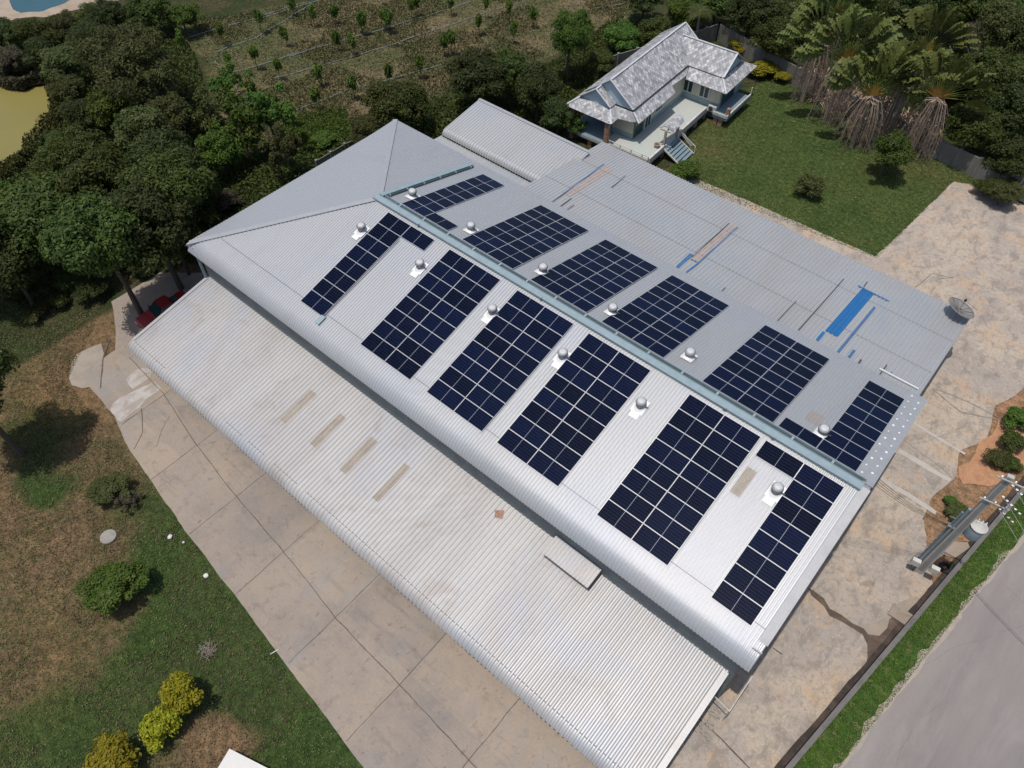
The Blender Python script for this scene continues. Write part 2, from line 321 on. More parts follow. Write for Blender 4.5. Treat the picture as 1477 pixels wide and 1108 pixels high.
xs = np.concatenate([[-700, -400, -250, -170], np.arange(-120, 45, .5), [60, 100, 200, 500]]); ys = np.concatenate([[-500, -250, -120, -80], np.arange(-55, 95, .5), [110, 150, 250, 450, 800]])
GX, GY = np.meshgrid(xs, ys); wx = GX+2.2*(fbm(GX, GY, 5, 3)-.5); wy = GY+2.2*(fbm(GX, GY, 5, 9)-.5)
def cl(a, b, t): t = np.clip(t, 0, 1)[..., None]; return np.array(a)*(1-t)+np.array(b)*t
n1 = fbm(GX, GY, 9, 11, 4); n2 = fbm(GX, GY, 2.2, 21, 3); n3 = fbm(GX, GY, 25, 31, 3)
col = cl((.150, .103, .062), (.098, .078, .044), (n1-.35)*3)                       # dry grass and soil
gm = (n1*.6+n2*.5-.52)*5
def blob(u, v, r, s=1):
    p = un(u, v); return s*np.exp(-((GX-p[0])**2+(GY-p[1])**2)/(r*r))
gm = gm+blob(60, 600, 3, 2)+blob(75, 690, 3.5, 2)+blob(145, 570, 2, 1.5)+blob(400, 900, 5, 3)+blob(300, 870, 4, 2)+blob(470, 1060, 5, 3)+blob(230, 1000, 4, 2)+blob(80, 1080, 4, 2)+blob(330, 960, 4, 2.2)+blob(215, 740, 3, 2)+blob(255, 800, 3, 1.6)
gm = gm-blob(110, 520, 5, 2.0)-blob(190, 650, 3, 1.6)-blob(60, 470, 4, 1.2)-blob(30, 780, 5, .8)-blob(100, 820, 7, 1.3)-blob(160, 940, 4, 1.0)-blob(300, 1050, 1.8, 3)-blob(360, 1070, 1.8, 2)-blob(120, 560, 3, 1.5)-blob(40, 900, 6, 1)-blob(170, 640, 2, 2)
gc = cl((.045, .068, .022), (.032, .056, .017), n2*1.2)
col = col*(1-np.clip(gm, 0, 1)[..., None])+gc*np.clip(gm, 0, 1)[..., None]
reds = np.clip(blob(110, 560, 4, 1)+blob(60, 960, 3, .4), 0, .8)*n2
col = col*(1-reds[..., None])+np.array((.20, .115, .065))*reds[..., None]
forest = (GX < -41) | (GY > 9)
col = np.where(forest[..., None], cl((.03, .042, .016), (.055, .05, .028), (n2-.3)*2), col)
f = inpoly(wx, wy, FIELD)
fc = cl((.155, .125, .078), (.070, .082, .036), (n1*.7+n2*.5-.38)*3)
rowd = np.abs(((GX*.965-GY*.26)+400) % 5.2-2.6)   # growth along the pipe rows
fc = fc*(1-.6*np.clip(1.2-rowd, 0, 1)[..., None])+np.array((.055, .072, .03))*.6*np.clip(1.2-rowd, 0, 1)[..., None]

col = np.where(f[..., None], fc, col)
nf = inpoly(wx, wy, px([(420, 190), (500, 175), (520, 205), (470, 240), (430, 230)])); col = np.where(nf[..., None], np.array((.05, .085, .02)), col)
lw = inpoly(GX, GY, LAWN); lc = cl((.060, .082, .026), (.040, .068, .021), (n2-.2)*1.5); dry = np.clip((n1*.7+n2*.4-.50)*4, 0, .75); lc = lc*(1-dry[..., None])+np.array((.098, .088, .040))*dry[..., None]
col = np.where(lw[..., None], lc, col)
vg = (GX > WX(GY)) & (GX < 40); vc = cl((.045, .098, .018), (.065, .115, .02), (n2-.3)*2); col = np.where(vg[..., None], vc, col)
so_ = (GX > 15.5) & (GX < WX(GY)) & (GY > 4) & (GY < 30); col = np.where(so_[..., None], cl((.27, .16, .10), (.17, .12, .08), n2), col)
mg, ng, lg, pg = new_mat('ground_cover')
ca = ng.new('ShaderNodeVertexColor'); ca.layer_name = 'cover'
t = noise(ng, lg, 2.2, 8, .72); t2 = noise(ng, lg, .55, 5, .6)
r = ramp(ng, lg, t.outputs[0], .3, .72, (.45, .47, .45), (1.65, 1.55, 1.4)); c_ = mix(ng, lg, 1.0, ca.outputs[0], r.outputs[0], 'MULTIPLY')
r = ramp(ng, lg, t2.outputs[0], .3, .7, (.8, .82, .8), (1.15, 1.12, 1.1)); c_ = mix(ng, lg, 1.0, c_, r.outputs[0], 'MULTIPLY')
t9 = noise(ng, lg, 9, 4, .7); r = ramp(ng, lg, t9.outputs[0], .3, .75, (.6, .6, .6), (1.5, 1.5, 1.5)); c_ = mix(ng, lg, 1.0, c_, r.outputs[0], 'MULTIPLY')
lg.new(c_, pg.inputs['Base Color']); pg.inputs['Roughness'].default_value = .95; pg.inputs['Specular IOR Level'].default_value = .1; bump(ng, lg, pg, t.outputs[0], .8, .15)
gz = .0*GX-.004
ny, nx = GX.shape; idx = np.arange(ny*nx).reshape(ny, nx)
me = bpy.data.meshes.new('ground'); V = np.stack([GX, GY, gz-.02], -1).reshape(-1, 3).astype(np.float32)
Q = np.stack([idx[:-1, :-1], idx[:-1, 1:], idx[1:, 1:], idx[1:, :-1]], -1).reshape(-1, 4).astype(np.int32)
me.vertices.add(len(V)); me.vertices.foreach_set('co', V.ravel()); me.loops.add(Q.size); me.loops.foreach_set('vertex_index', Q.ravel())
me.polygons.add(len(Q)); me.polygons.foreach_set('loop_start', np.arange(len(Q), dtype=np.int32)*4); me.polygons.foreach_set('loop_total', np.full(len(Q), 4, np.int32)); me.update(calc_edges=True)
at = me.color_attributes.new('cover', 'FLOAT_COLOR', 'POINT'); at.data.foreach_set('color', np.concatenate([col.reshape(-1, 3), np.ones((len(V), 1))], 1).astype(np.float32).ravel())
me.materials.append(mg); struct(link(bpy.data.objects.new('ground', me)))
# paved sheets
YL = [(-36.9, -22.1), (-36.0, -21.4), (-31.3, -21.7), (-27.9, -22.6), (-24.6, -23.05), (-19.1, -23.75), (-13.4, -24.3), (-7.7, -24.9), (-1.9, -25.5), (3.8, -26.1), (9.5, -27.2), (9.5, -8), (-32, -8), (-34.5, -6.5), (-38, -7.5), (-42, -11), (-42, -15.5), (-38.9, -17.0), (-37.0, -18.2), (-36.9, -19.5)]
sheet('yard', YL, .02, M['conc_l'], .07)
sheet('yard_pad', px([(104, 556), (100, 545), (104, 522), (112, 510), (128, 502), (146, 496), (150, 510), (148, 555), (120, 560)]), .016, M['pale_pad'], .05)
YR = [(9.5, -34), (13.4, -34), (WX(-14), -14), (WX(-2), -2), (WX(3.8), 3.8), (16.6, 8.5), (16.4, 10.4), (17.0, 13), (16.5, 15.5), (17.6, 17.6), (17.0, 21), (18.2, 24.5), (22, 31), (26, 46), (20, 46.5), (11.4, 46.3), (7.8, 47.2), (4.6, 45.8), (3.4, 30.8), (-14, 30.2), (-17.5, 27.5), (-17.5, 24.5), (9.5, 24.5)]
sheet('driveway', YR, .024, M['conc_r'], .12)
sheet('road', [(13.6, -60), (17.6, -21), (19.2, -9.0), (20.0, -3.2), (20.9, 2.9), (21.7, 8.6), (23.4, 17), (30, 60), (44, 60), (34, 5), (27, -60)], .012, M['asphalt'], .22)
sheet('road_edge_dust', [(13.2, -60), (17.2, -21), (18.9, -9.0), (19.7, -3.2), (20.55, 2.9), (21.4, 8.6), (23.0, 17), (29.6, 60), (30.6, 60), (24.3, 17), (22.4, 8.6), (21.6, 2.9), (20.7, -3.2), (19.8, -9.0), (18.3, -21), (14.6, -60)], .008, M['dust'], .35)
j = MB()
def strip(m, pts, wd, z, wob=.03):
    P = []
    for a, b in zip(pts[:-1], pts[1:]):
        a = np.array(a[:2]); b = np.array(b[:2]); k = max(1, int(np.linalg.norm(b-a)/.8))
        for q in range(k): P.append(a+(b-a)*q/k)
    P.append(np.array(pts[-1][:2]))
    for a, b in zip(P[:-1], P[1:]):
        pass
    L_, R_ = [], []
    for i, p in enumerate(P):
        d = P[min(i+1, len(P)-1)]-P[max(i-1, 0)]; d = d/np.linalg.norm(d); nn = np.array([-d[1], d[0]]); o = nn*wob*random.uniform(-1, 1); ww = wd*random.uniform(.7, 1.3)/2
        L_.append((*(p+o+nn*ww), z)); R_.append((*(p+o-nn*ww), z))
    m.add(L_+R_, [(i, i+1, len(P)+i+1, len(P)+i) for i in range(len(P)-1)])
for x, ye in ((-30.3, -21.6), (-24.6, -23.0), (-19.05, -23.7), (-13.45, -24.2), (-7.65, -24.8), (-1.9, -25.4), (3.8, -26.0), (9.5, -27)): strip(j, [(x, -12), (x+.03, ye)], .042, .026)
strip(j, [(-35.5, -17.9), (-30.5, -18.2), (-24.7, -19.3), (-19.1, -20.0), (-12.3, -20.6), (-7.5, -21.2), (-1.9, -21.4), (3.9, -21.7), (9.5, -22.2)], .05, .0285)
for cr in ([(655/3.69+0, 0)],): pass
crk = lambda l: [tuple(un(u, v)[:2]) for u, v in l]
strip(j, crk([(176, 613), (197, 598)]), .05, .03); strip(j, crk([(193, 648), (205, 625), (206, 600), (203, 590)]), .07, .03, .08); strip(j, crk([(147, 560), (148, 520), (158, 490)]), .1, .03, .1)
strip(j, crk([(1004, 1033), (1040, 1065), (1081, 1108)]), .09, .031); strip(j, crk([(1160, 850), (1100, 918)]), .05, .031); strip(j, crk([(1114, 935), (1128, 944)]), .07, .031)
strip(j, crk([(225, 645), (232, 620), (245, 600)]), .03, .03, .08)
struct(j.build('joint_lines', M['joint']))
j = MB()
for l_, wd in (([(1318, 610), (1392, 655)], .26), ([(1296, 650), (1370, 694)], .38), ([(1270, 690), (1350, 740)], .32), ([(1345, 520), (1370, 540)], .05), ([(1330, 410), (1345, 380)], .05)): strip(j, crk(l_), wd, .032, .05)
struct(j.build('mortar_bands', M['mortar']))
j = MB()
for l_, wd in (([(1345, 562), (1385, 595), (1435, 605), (1450, 612)], .10), ([(1345, 560), (1400, 582), (1440, 603)], .08), ([(1320, 415), (1345, 395), (1372, 400)], .12), ([(1355, 403), (1375, 401)], .1), ([(1305, 636), (1375, 690)], .05), ([(1330, 640), (1400, 610)], .02)): strip(j, crk(l_), wd, .034, .08)
for l_ in ([(1440, 838), (1477, 870)], [(1330, 960), (1380, 930), (1477, 905)], [(1290, 1108), (1320, 1040), (1360, 1010)]): strip(j, crk(l_), .025, .018, .1)
for k in range(5): strip(j, [un(1180+k*9, 1108-k*2)[:2], un(1180+k*9+60, 1020-k*3)[:2]], .001, .033, .0)
struct(j.build('brown_lines', simple('line_brown', (.2, .165, .13), .9, 0, .3, 2)))  # thin brown lines across the driveway and road
sheet('lime_patch', px([(160, 590), (175, 575), (195, 565), (215, 555), (226, 548), (232, 560), (215, 575), (203, 588), (180, 606), (172, 612)]), .028, M['lime'], .25, seed=4)
sheet('lime_patch_b', px([(182, 548), (195, 535), (222, 530), (216, 545), (190, 560)]), .028, M['lime'], .25, seed=6)
wetp = lambda l: [tuple(un(1077+a/3.6925, 808+b/3.6925)[:2]) for a, b in l]
sheet('silt_puddle', wetp([(600, 350), (700, 330), (745, 280), (800, 235), (905, 195), (935, 210), (900, 270), (850, 320), (770, 340), (740, 400), (640, 400)]), .028, M['silt'], .15)
sheet('wet_channel', wetp([(330, 150), (360, 165), (410, 205), (440, 260), (500, 295), (560, 340), (620, 365), (640, 395), (700, 400), (745, 360), (755, 310), (800, 280), (850, 265), (820, 330), (760, 400), (700, 470), (625, 570), (640, 520), (635, 450), (610, 400), (560, 365), (500, 330), (435, 300), (410, 250), (375, 215), (345, 190)]), .032, M['wet'], .1, seed=5)
so1 = lambda l: [tuple(un(1290+a/7.9, 560+b/7.9)[:2]) for a, b in l]
sheet('orange_soil_patch', so1([(720, 900), (870, 860), (930, 660), (1100, 540), (1180, 380), (1300, 340), (1477, 540), (1477, 900), (1330, 1040), (1150, 1106), (760, 1080)]), .036, M['orange'], .3, seed=8)
sheet('field_soil_patch', px([(1393, 762), (1408, 768), (1402, 782), (1390, 780)]), .036, M['orange'], .2, seed=8)
sheet('algae_pond', px([(-90, 118), (0, 121), (14, 130), (36, 131), (48, 125), (62, 124), (71, 138), (76, 160), (74, 178), (60, 194), (38, 214), (20, 238), (0, 252), (-90, 320)]), .02, M['scum'], .4)
sheet('pond', px([(12, -40), (12, 0), (18, 14), (30, 19), (62, 16), (90, 6), (125, -12), (150, -40)]), .03, M['water'], .2)
sheet('pond_bank', px([(-80, -60), (-60, 22), (0, 32), (30, 27), (62, 24), (100, 17), (140, 8), (180, -2), (230, -40)]), .01, M['bank'], .5)
# ------------------------------------------------------------------ corrugated roofs
def profile(x0, x1, pitch, h):
    out = [(x0, 0)]; k = math.floor(x0/pitch)
    while k*pitch < x1:
        for dx, hh in ((.0, 0), (.30, .0), (.42, h*.45), (.55, h), (.78, h), (.92, h*.4)):
            x = (k+dx)*pitch
            if x0 < x < x1: out.append((x, hh))
        k += 1
    out.append((x1, 0)); return out
def corrug(name, x0, x1, path, mat, parent, pitch=.3, h=.05, swap=False, lift=0, thick=.02):
    P = profile(x0, x1, pitch, h); V = []; n = None
    for x, hh in P:
        pts = path(x); n = len(pts)
        for y, z, ny_, nz in pts: V.append((x, y+ny_*(hh+lift), z+nz*(hh+lift)) if not swap else (y+ny_*(hh+lift), x, z+nz*(hh+lift)))
    Fc = [(i*n+k, (i+1)*n+k, (i+1)*n+k+1, i*n+k+1) for i in range(len(P)-1) for k in range(n-1)]
    o = raw(name, V, Fc, mat, parent)
    return o
def arc(y, z, a0, a1, r, sgn, k=7):
    """rolled eave: from slope angle a0 down to a1; sgn = direction of run along y"""
    out = []
    for i in range(k+1):
        a = R(a0+(a1-a0)*i/k); out.append((y+sgn*r*(math.sin(a)-math.sin(R(a0))), z-r*(math.cos(R(a0))-math.cos(a)), sgn*math.sin(a), math.cos(a)))
    return out
TA, TB = .2690, .2563; aA, aB = math.atan(TA), math.atan(TB)
cA, sA, cB, sB = math.cos(aA), math.sin(aA), math.cos(aB), math.sin(aB)
XL, XR, XH, ZR = -34.3, 12.72, -24.4, 10.2
hallE = empty('warehouse', (-10.8, 0, 0), 'large warehouse with pale corrugated hipped roof carrying the solar panels', 'warehouse')
def P_(o): o.parent = None; return o
def pathA(x):
    t = max(0., (XH-x)/(XH-XL)); y0 = -10.82*t
    if y0 > -9.4:
        pts = [(y0, ZR-TA*-y0, -sA, cA), (min(y0, -8.8) if y0 > -8.8 else y0-.01, ZR-TA*8.8 if y0 > -8.8 else ZR-TA*-(y0-.01), -sA, cA)]
        return pts+arc(-9.82, ZR-TA*9.82, math.degrees(aA), 62, 1.55, -1)
    a = arc(-9.82, ZR-TA*9.82, math.degrees(aA), 62, 1.55, -1)
    return [(max(-10.6, min(y0, q[0])) if q[0] > y0 else q[0], q[1] if q[0] <= y0 else ZR-TA*-y0-.25*max(0, -y0-9.82), q[2], q[3]) for q in ([(y0, ZR-TA*-y0, -sA, cA)]*2+a)]
def hall_part(o): o.parent = hallE; o.matrix_parent_inverse = Matrix.Translation((10.8, 0, 0)); return o
roofA = hall_part(corrug('roof_slope', XL, XR, pathA, M['roof'], None, pitch=.21, h=.044))
def pathB(x):
    t = max(0., (XH-x)/(XH-XL)); y0 = 10.6*t
    return [(y0, ZR-TB*y0, sB, cB), (max(y0, 10.6), ZR-TB*10.6, sB, cB)]
roofB = hall_part(corrug('roof_slope', XL, XR, pathB, M['roof'], None, pitch=.21, h=.034))
TH = (TA*10.82)/(XH-XL); aH = math.atan(.275)
def pathH(y):
    t = abs(y)/(10.75 if y < 0 else 10.6); xa = XH+(XL-XH)*t; za = ZR-(TA if y < 0 else TB)*abs(y); ze = ZR-.5*(TA*10.75+TB*10.6)
    return [(xa, za, -math.sin(aH), math.cos(aH)), (XL, ze+ (za-ze)*min(1, t**14), -math.sin(aH), math.cos(aH))]
hall_part(corrug('roof_hip_end', -10.7, 10.55, pathH, M['roof_hip'], None, swap=True, pitch=.25, h=.014))
m = MB()
for yy, tt, zz in ((-10.6, TA, 0), (10.6, TB, 0)):
    a = Vector((XH, 0, ZR+.07)); b = Vector((XL+.1, yy*.99, ZR-tt*abs(yy)*.99+.06)); m.obox(a, b, .42, .03)
hall_part(m.build('hip_cap', M['trim']))
# verge strip at the right-hand gable, with seam line
m = MB(); m.add([(XR-.42, 0, ZR+.058), (XR+.06, 0, ZR+.058), (XR+.06, -9.5, ZR-TA*9.5+.058), (XR-.42, -9.5, ZR-TA*9.5+.058)], [(0, 3, 2, 1)])
m.add([(XR+.06, 0, ZR+.055), (XR+.06, 0, ZR-.25), (XR+.06, -9.5, ZR-TA*9.5-.25), (XR+.06, -9.5, ZR-TA*9.5+.055)], [(0, 1, 2, 3)])
m.box(XR-.5, XR+.02, -10.0, -9.92, ZR-TA*9.9-.02, ZR-TA*9.9+.12)
hall_part(m.build('verge_flashing', stained('verge_paint', (.40, .395, .39), [(1.2, .45, .7, (.33, .325, .32), .7, None), (.4, .5, .7, (.44, .43, .42), .5, None)], rough=.65, metal=0, spec=.2)))
m = MB(); m.add([(XR-1.05, .3, ZR-TB*.3+.056), (XR+.06, .3, ZR-TB*.3+.056), (XR+.06, 10.6, ZR-TB*10.6+.056), (XR-1.05, 10.6, ZR-TB*10.6+.056)], [(0, 1, 2, 3)])
m.add([(XR+.06, 0, ZR+.055), (XR+.06, 0, ZR-.25), (XR+.06, 10.6, ZR-TB*10.6-.25), (XR+.06, 10.6, ZR-TB*10.6+.055)], [(3, 2, 1, 0)])
vf = hall_part(m.build('verge_flashing', M['trim']))
m = MB()
for k in range(13):
    for xx, off in ((XR-.78, 0), (XR-.3, .38)):
        y = 1.0+k*.76+off
        if y < 10.4: s_ = random.uniform(.045, .085); m.lathe([(s_, 0), (s_*.8, .03), (0.001, .035)], (xx+random.uniform(-.04, .04), y, ZR-TB*y+.055), 8)
tag(hall_part(m.build('sealed_screw', M['white_trim'])), None).parent = vf; bpy.context.view_layer.update()
for o in list(C.objects):
    if o.name.startswith('sealed_screw'): o['kind'] = 'stuff'; o.matrix_parent_inverse = vf.matrix_world.inverted()
m = MB(); m.add([(XH, -8.87, ZR-TA*8.87+.056), (XR-.4, -8.87, ZR-TA*8.87+.056), (XR-.4, -8.91, ZR-TA*8.91+.056), (-32.3, -8.91, ZR-TA*8.91+.056), (-32.3, -8.87, ZR-TA*8.87+.056)], [(0, 4, 3, 2, 1)])
hall_part(m.build('sheet_lap_line', M['wall_dark']))
m = MB()
m.box(-33.6, 12.3, -10.3, -10.22, 0, 6.75); m.box(-33.6, -33.5, -10.22, 10.1, 0, 7.3); m.box(12.2, 12.3, -10.22, 10.1, 0, 7.3); m.box(-33.5, 12.2, 10.0, 10.1, 0, 7.3)
m.add([(12.25, -10.2, 7.3), (12.25, 10.1, 7.3), (12.25, 0, 10.1)], [(0, 1, 2)])
hall_part(m.build('wall', M['wall_dark']))
m = MB(); m.add([(XR-.1, y, ZR-TB*y) for y in (0, 10.6)]+[(XR-.1, 10.6, ZR-TB*10.6-.3), (XR-.1, 0, ZR-.3)], [(0, 1, 2, 3)])
m.box(XL, XR, 10.55, 10.62, ZR-TB*10.6-.28, ZR-TB*10.6-.02); hall_part(m.build('fascia', M['trim']))
# corner post under the hip
m = MB(); m.obox((-33.75, -10.5, 0), (-33.75, -10.5, 7.2), .16, .16, (1, 0, 0)); hall_part(m.build('corner_post', M['sky_blue']))
m = MB(); x = 7.0
corr_patch = hall_part(corrug('roof_patch', 7.05, 7.72, lambda x: [(-2.35, ZR-TA*2.35, -sA, cA), (-4.05, ZR-TA*4.05, -sA, cA)], M['tan_sheet'], None, pitch=.21, h=.044, lift=.012))
hall_part(corrug('roof_patch', 7.9, 8.75, lambda x: [(2.6, ZR-TB*2.6, sB, cB), (3.7, ZR-TB*3.7, sB, cB)], stained('rusty_zone', (.40, .37, .35), [(1.2, .4, .6, (.42, .33, .27), .9, None)], rough=.5, metal=.4), None, pitch=.21, h=.034, lift=.012))
# ridge walkway with side grille
wk = empty('roof_walkway', (-5.9, 0, ZR), 'long pale blue steel walkway with dark side grille along the ridge', 'walkway')
def sub(o, e): o.parent = e; o.matrix_parent_inverse = Matrix.Translation(-Vector(e.location)); return o
m = MB(); m.box(-24.75, 12.35, -.31, .13, ZR+.10, ZR+.16); m.box(-24.75, 12.35, -.34, -.31, ZR+.02, ZR+.17); sub(m.build('deck_plate', M['sky_blue']), wk)
m = MB(); m.box(-24.3, 12.35, .132, .16, ZR+.08, ZR+.2); m.box(-24.3, 12.35, .40, .43, ZR+.0, ZR+.2)
x = -22.6
while x < 12.3: m.box(x, x+.12, .16, .40, ZR+.12, ZR+.195); x += 2.36
sub(m.build('tray_rim', M['sky_blue']), wk)
m = MB(); m.box(-22.8, 12.2, .16, .40, ZR+.02, ZR+.11); sub(m.build('grille', M['dark_slot']), wk)
m = MB()
for x in (-20.2, -9.2, 4.2, 7.2): m.box(x, x+.18, -.42, -.3, ZR+.1, ZR+.26)
sub(m.build('clamp', M['sky_blue']), wk)
bt = empty('cable_tray', (-24.3, 5, ZR-TB*5), 'short blue cable tray running down the rear slope from the left ridge end', 'cable tray')
def onB(x, y, h): return (x-0, y+sB*h, ZR-TB*y+cB*h)
def onA(x, y, h): return (x, y-sA*h, ZR-TA*abs(y)+cA*h)
m = MB(); m.obox(onB(-24.5, .2, .2), onB(-24.5, 9.75, .2), .4, .05, (0, sB, cB)); sub(m.build('tray_lid', M['sky_blue']), bt)
m = MB(); m.obox(onB(-24.23, .5, .1), onB(-24.23, 9.6, .1), .16, .1, (0, sB, cB)); sub(m.build('dark_bar', M['dark_slot']), bt)  # dark bar along the right side of the tray
m = MB()
for k in range(6): m.obox(onB(-24.55, .8+k*1.7, .12), onB(-24.12, .8+k*1.7, .12), .06, .18, (0, sB, cB))
sub(m.build('bracket', M['sky_blue']), bt)
# small blue tray piece at the near eave
m = MB(); q0 = unp(455, 470, (0, -sA, cA), cA*ZR); q = (float(q0[0]), -9.35); m.obox(onA(q[0], -9.1, .1), onA(q[0], -9.75, .1), .35, .06, (0, -sA, cA)); m.obox(onA(q[0]+.2, -9.0, .14), onA(q[0]+.2, -9.8, .14), .05, .05); tag(m.build('eave_bracket', M['sky_blue']), 'small pale blue bracket on the rolled front eave below the first array', 'bracket')
# ------------------------------------------------------------------ solar panels
PW, PH = 2.28, 1.134*.967; PX, PY = 2.30, 1.154*.967
g = MB(); t_ = .015; hz = .035
for x0, x1, y0, y1 in ((-PW/2, PW/2, 0, t_), (-PW/2, PW/2, PH-t_, PH), (-PW/2, -PW/2+t_, t_, PH-t_), (PW/2-t_, PW/2, t_, PH-t_)): g.box(x0, x1, y0, y1, 0, hz)
fo = g.build('frame', M['frame']); fme = fo.data; bpy.data.objects.remove(fo)
g = MB(); g.box(-PW/2+t_, PW/2-t_, t_, PH-t_, .01, hz-.004); fo = g.build('cell_sheet', M['cells']); cme = fo.data; bpy.data.objects.remove(fo)
XA = [-22.866, -16.858, -10.830, -5.080, 2.177, 9.373]; XB = [-22.892, -16.944, -10.832, -5.086, 2.200, 9.412]
ordn = ['first', 'second', 'third', 'fourth', 'fifth', 'sixth', 'seventh', 'eighth']
def place_panel(side, gi, ci, row, ext):
    sgn = -1 if side == 'A' else 1; off = .5922 if side == 'A' else .7019; a = aA if side == 'A' else aB
    s0 = off+row*PY; x = (XA if side == 'A' else XB)[gi]+ci*PX+PW/2
    y = sgn*s0*math.cos(a); z = ZR-s0*math.sin(a); nrm = Vector((0, sgn*math.sin(a), math.cos(a)))
    slope = 'front slope' if side == 'A' else 'rear slope'
    if ext: lab = 'lone solar panel beside the top row of the %s array on the %s' % (ordn[gi], slope)
    else:
        lab = '%s solar panel, %s array from left, %s row below the ridge' % (slope, ordn[gi], ordn[row])
        if gi in (1, 2, 3, 4): lab += ', %s column' % ('left' if ci == 0 else 'right')
    o = empty('solar_panel', Vector((x, y, z))+nrm*.075, lab, 'solar panel', 'solar panels on the %s' % slope)
    d = Vector((0, sgn*math.cos(a), -math.sin(a))); xa = Vector((1, 0, 0))
    if sgn < 0: xa = Vector((-1, 0, 0))
    Mx = Matrix((xa, d, nrm)).transposed().to_4x4(); o.rotation_euler = Mx.to_euler()
    o.rotation_euler.x += R(random.uniform(-.25, .25)); o.rotation_euler.y += R(random.uniform(-.25, .25))
    for nm, me_ in (('frame', fme), ('cell_sheet', cme)): link(bpy.data.objects.new(nm, me_), o)
for side in 'AB':
    for gi in range(6):
        cols = [0] if gi in (0, 5) else [0, 1]
        for r_ in range(8):
            for ci in cols: place_panel(side, gi, ci, r_, False)
        if gi == 0: place_panel(side, gi, 1, 0, True)
        if gi == 5: place_panel(side, gi, -1, 0, True)
# array conduits
m = MB(); m.tube([onA(-20.45, -1.9, .06), onA(-20.45, -5, .06), onA(-20.5, -9.2, .06)], .025, 5); tag(m.build('conduit', M['cable']), 'thin dark conduit down the front slope right of the first array', 'conduit')
m = MB(); m.tube([onB(11.78, 9.9, .1), onB(10.0, 11.0, .05)], .07, 6); m = MB(); m.tube([(9.5, 10.95, 7.62), (12.0, 10.95, 7.62)], .09, 8); tag(m.build('pipe', M['trim']), 'short grey pipe lying at the rear eave near the right end', 'pipe')
# ------------------------------------------------------------------ turbine vents
def vent_meshes():
    d = MB(); n = 28; prof = []
    for k in range(9):
        prof.append([(.27, 0), (.33, .05), (.385, .13), (.40, .22), (.39, .31), (.35, .385), (.27, .43), (.15, .455), (.06, .46)][k])
    d.lathe(prof+[(.0005, .462)], (0, 0, .33), n); dome = d.build('dome', M['vent'], None, True).data
    f_ = MB()
    for k in range(26):
        t = 2*math.pi*k/26; pts = [(prof[i][0]*1.03*math.cos(t+i*.05), prof[i][0]*1.03*math.sin(t+i*.05), .33+prof[i][1]) for i in range(0, 7)]
        f_.tube(pts, .013, 4, False)
    fins = f_.build('fin_ring', M['vent_dark']).data
    c_2 = MB(); c_2.lathe([(.30, -.12), (.30, .28), (.36, .30), (.36, .36)], (0, 0, 0), 20); neck = c_2.build('neck', M['trim'], None, True).data
    b_ = MB(); b_.box(-.5, .5, -.5, .5, -.0, .03); b_.lathe([(.46, .03), (.31, .16)], (0, 0, 0), 20); base = b_.build('base_flashing', M['white_trim']).data
    c3 = MB(); c3.obox((.36, .05, .18), (.62, .12, .14), .05, .09); stub = c3.build('shade_stub', M['vent_dark']).data  # dark stub stands in for the vent's small shadow on its right
    for o in [o for o in C.objects if o.name in ('dome', 'fin_ring', 'neck', 'base_flashing', 'shade_stub')]: bpy.data.objects.remove(o)
    return dome, fins, neck, base, stub
VM = vent_meshes()
vx = [-23.4, -17.6, -11.1, -5.4, .32, 9.0]
vlabA = ['left of the first array on the sunlit front slope', 'between the first and second arrays on the front slope', 'between the second and third arrays on the front slope', 'between the third and fourth arrays on the front slope', 'between the fourth and fifth arrays on the front slope', 'left of the last array on the front slope']
vlabB = [s.replace('sunlit front slope', 'rear slope').replace('front slope', 'rear slope') for s in vlabA]
for sgn, labs, yy, tt, aa in ((-1, vlabA, 2.75, TA, aA), (1, vlabB, 2.15, TB, aB)):
    for k, x in enumerate(vx):
        o = empty('roof_vent', (x+(.15 if sgn > 0 else 0), sgn*yy, ZR-tt*yy+.07), 'round silver turbine vent '+labs[k], 'roof vent', 'turbine vents on the warehouse roof')
        for nm, me_ in zip(('dome', 'fin_ring', 'neck', 'base_flashing', 'shade_stub'), VM):
            c = link(bpy.data.objects.new(nm, me_), o)
            if nm == 'base_flashing': c.rotation_euler.x = -sgn*aa; c.scale = (1, 1.25, 1)
        o.rotation_euler.z = random.uniform(-.05, .05); o.scale = (.77, .77, .77)
        pl = MB(); hx = .36; y0, y1 = (-1.05, -.3) if sgn < 0 else (-.1, .75)
        if sgn < 0:
            pl.add([(-hx, y0, tt*y0+.012), (hx, y0, tt*y0+.012), (hx, y1, tt*y1+.012), (-hx, y1, tt*y1+.012)], [(0, 1, 2, 3)])
            link(pl.build('apron_sheet', M['white_trim']), None) if False else pl.build('apron_sheet', M['white_trim'], o)
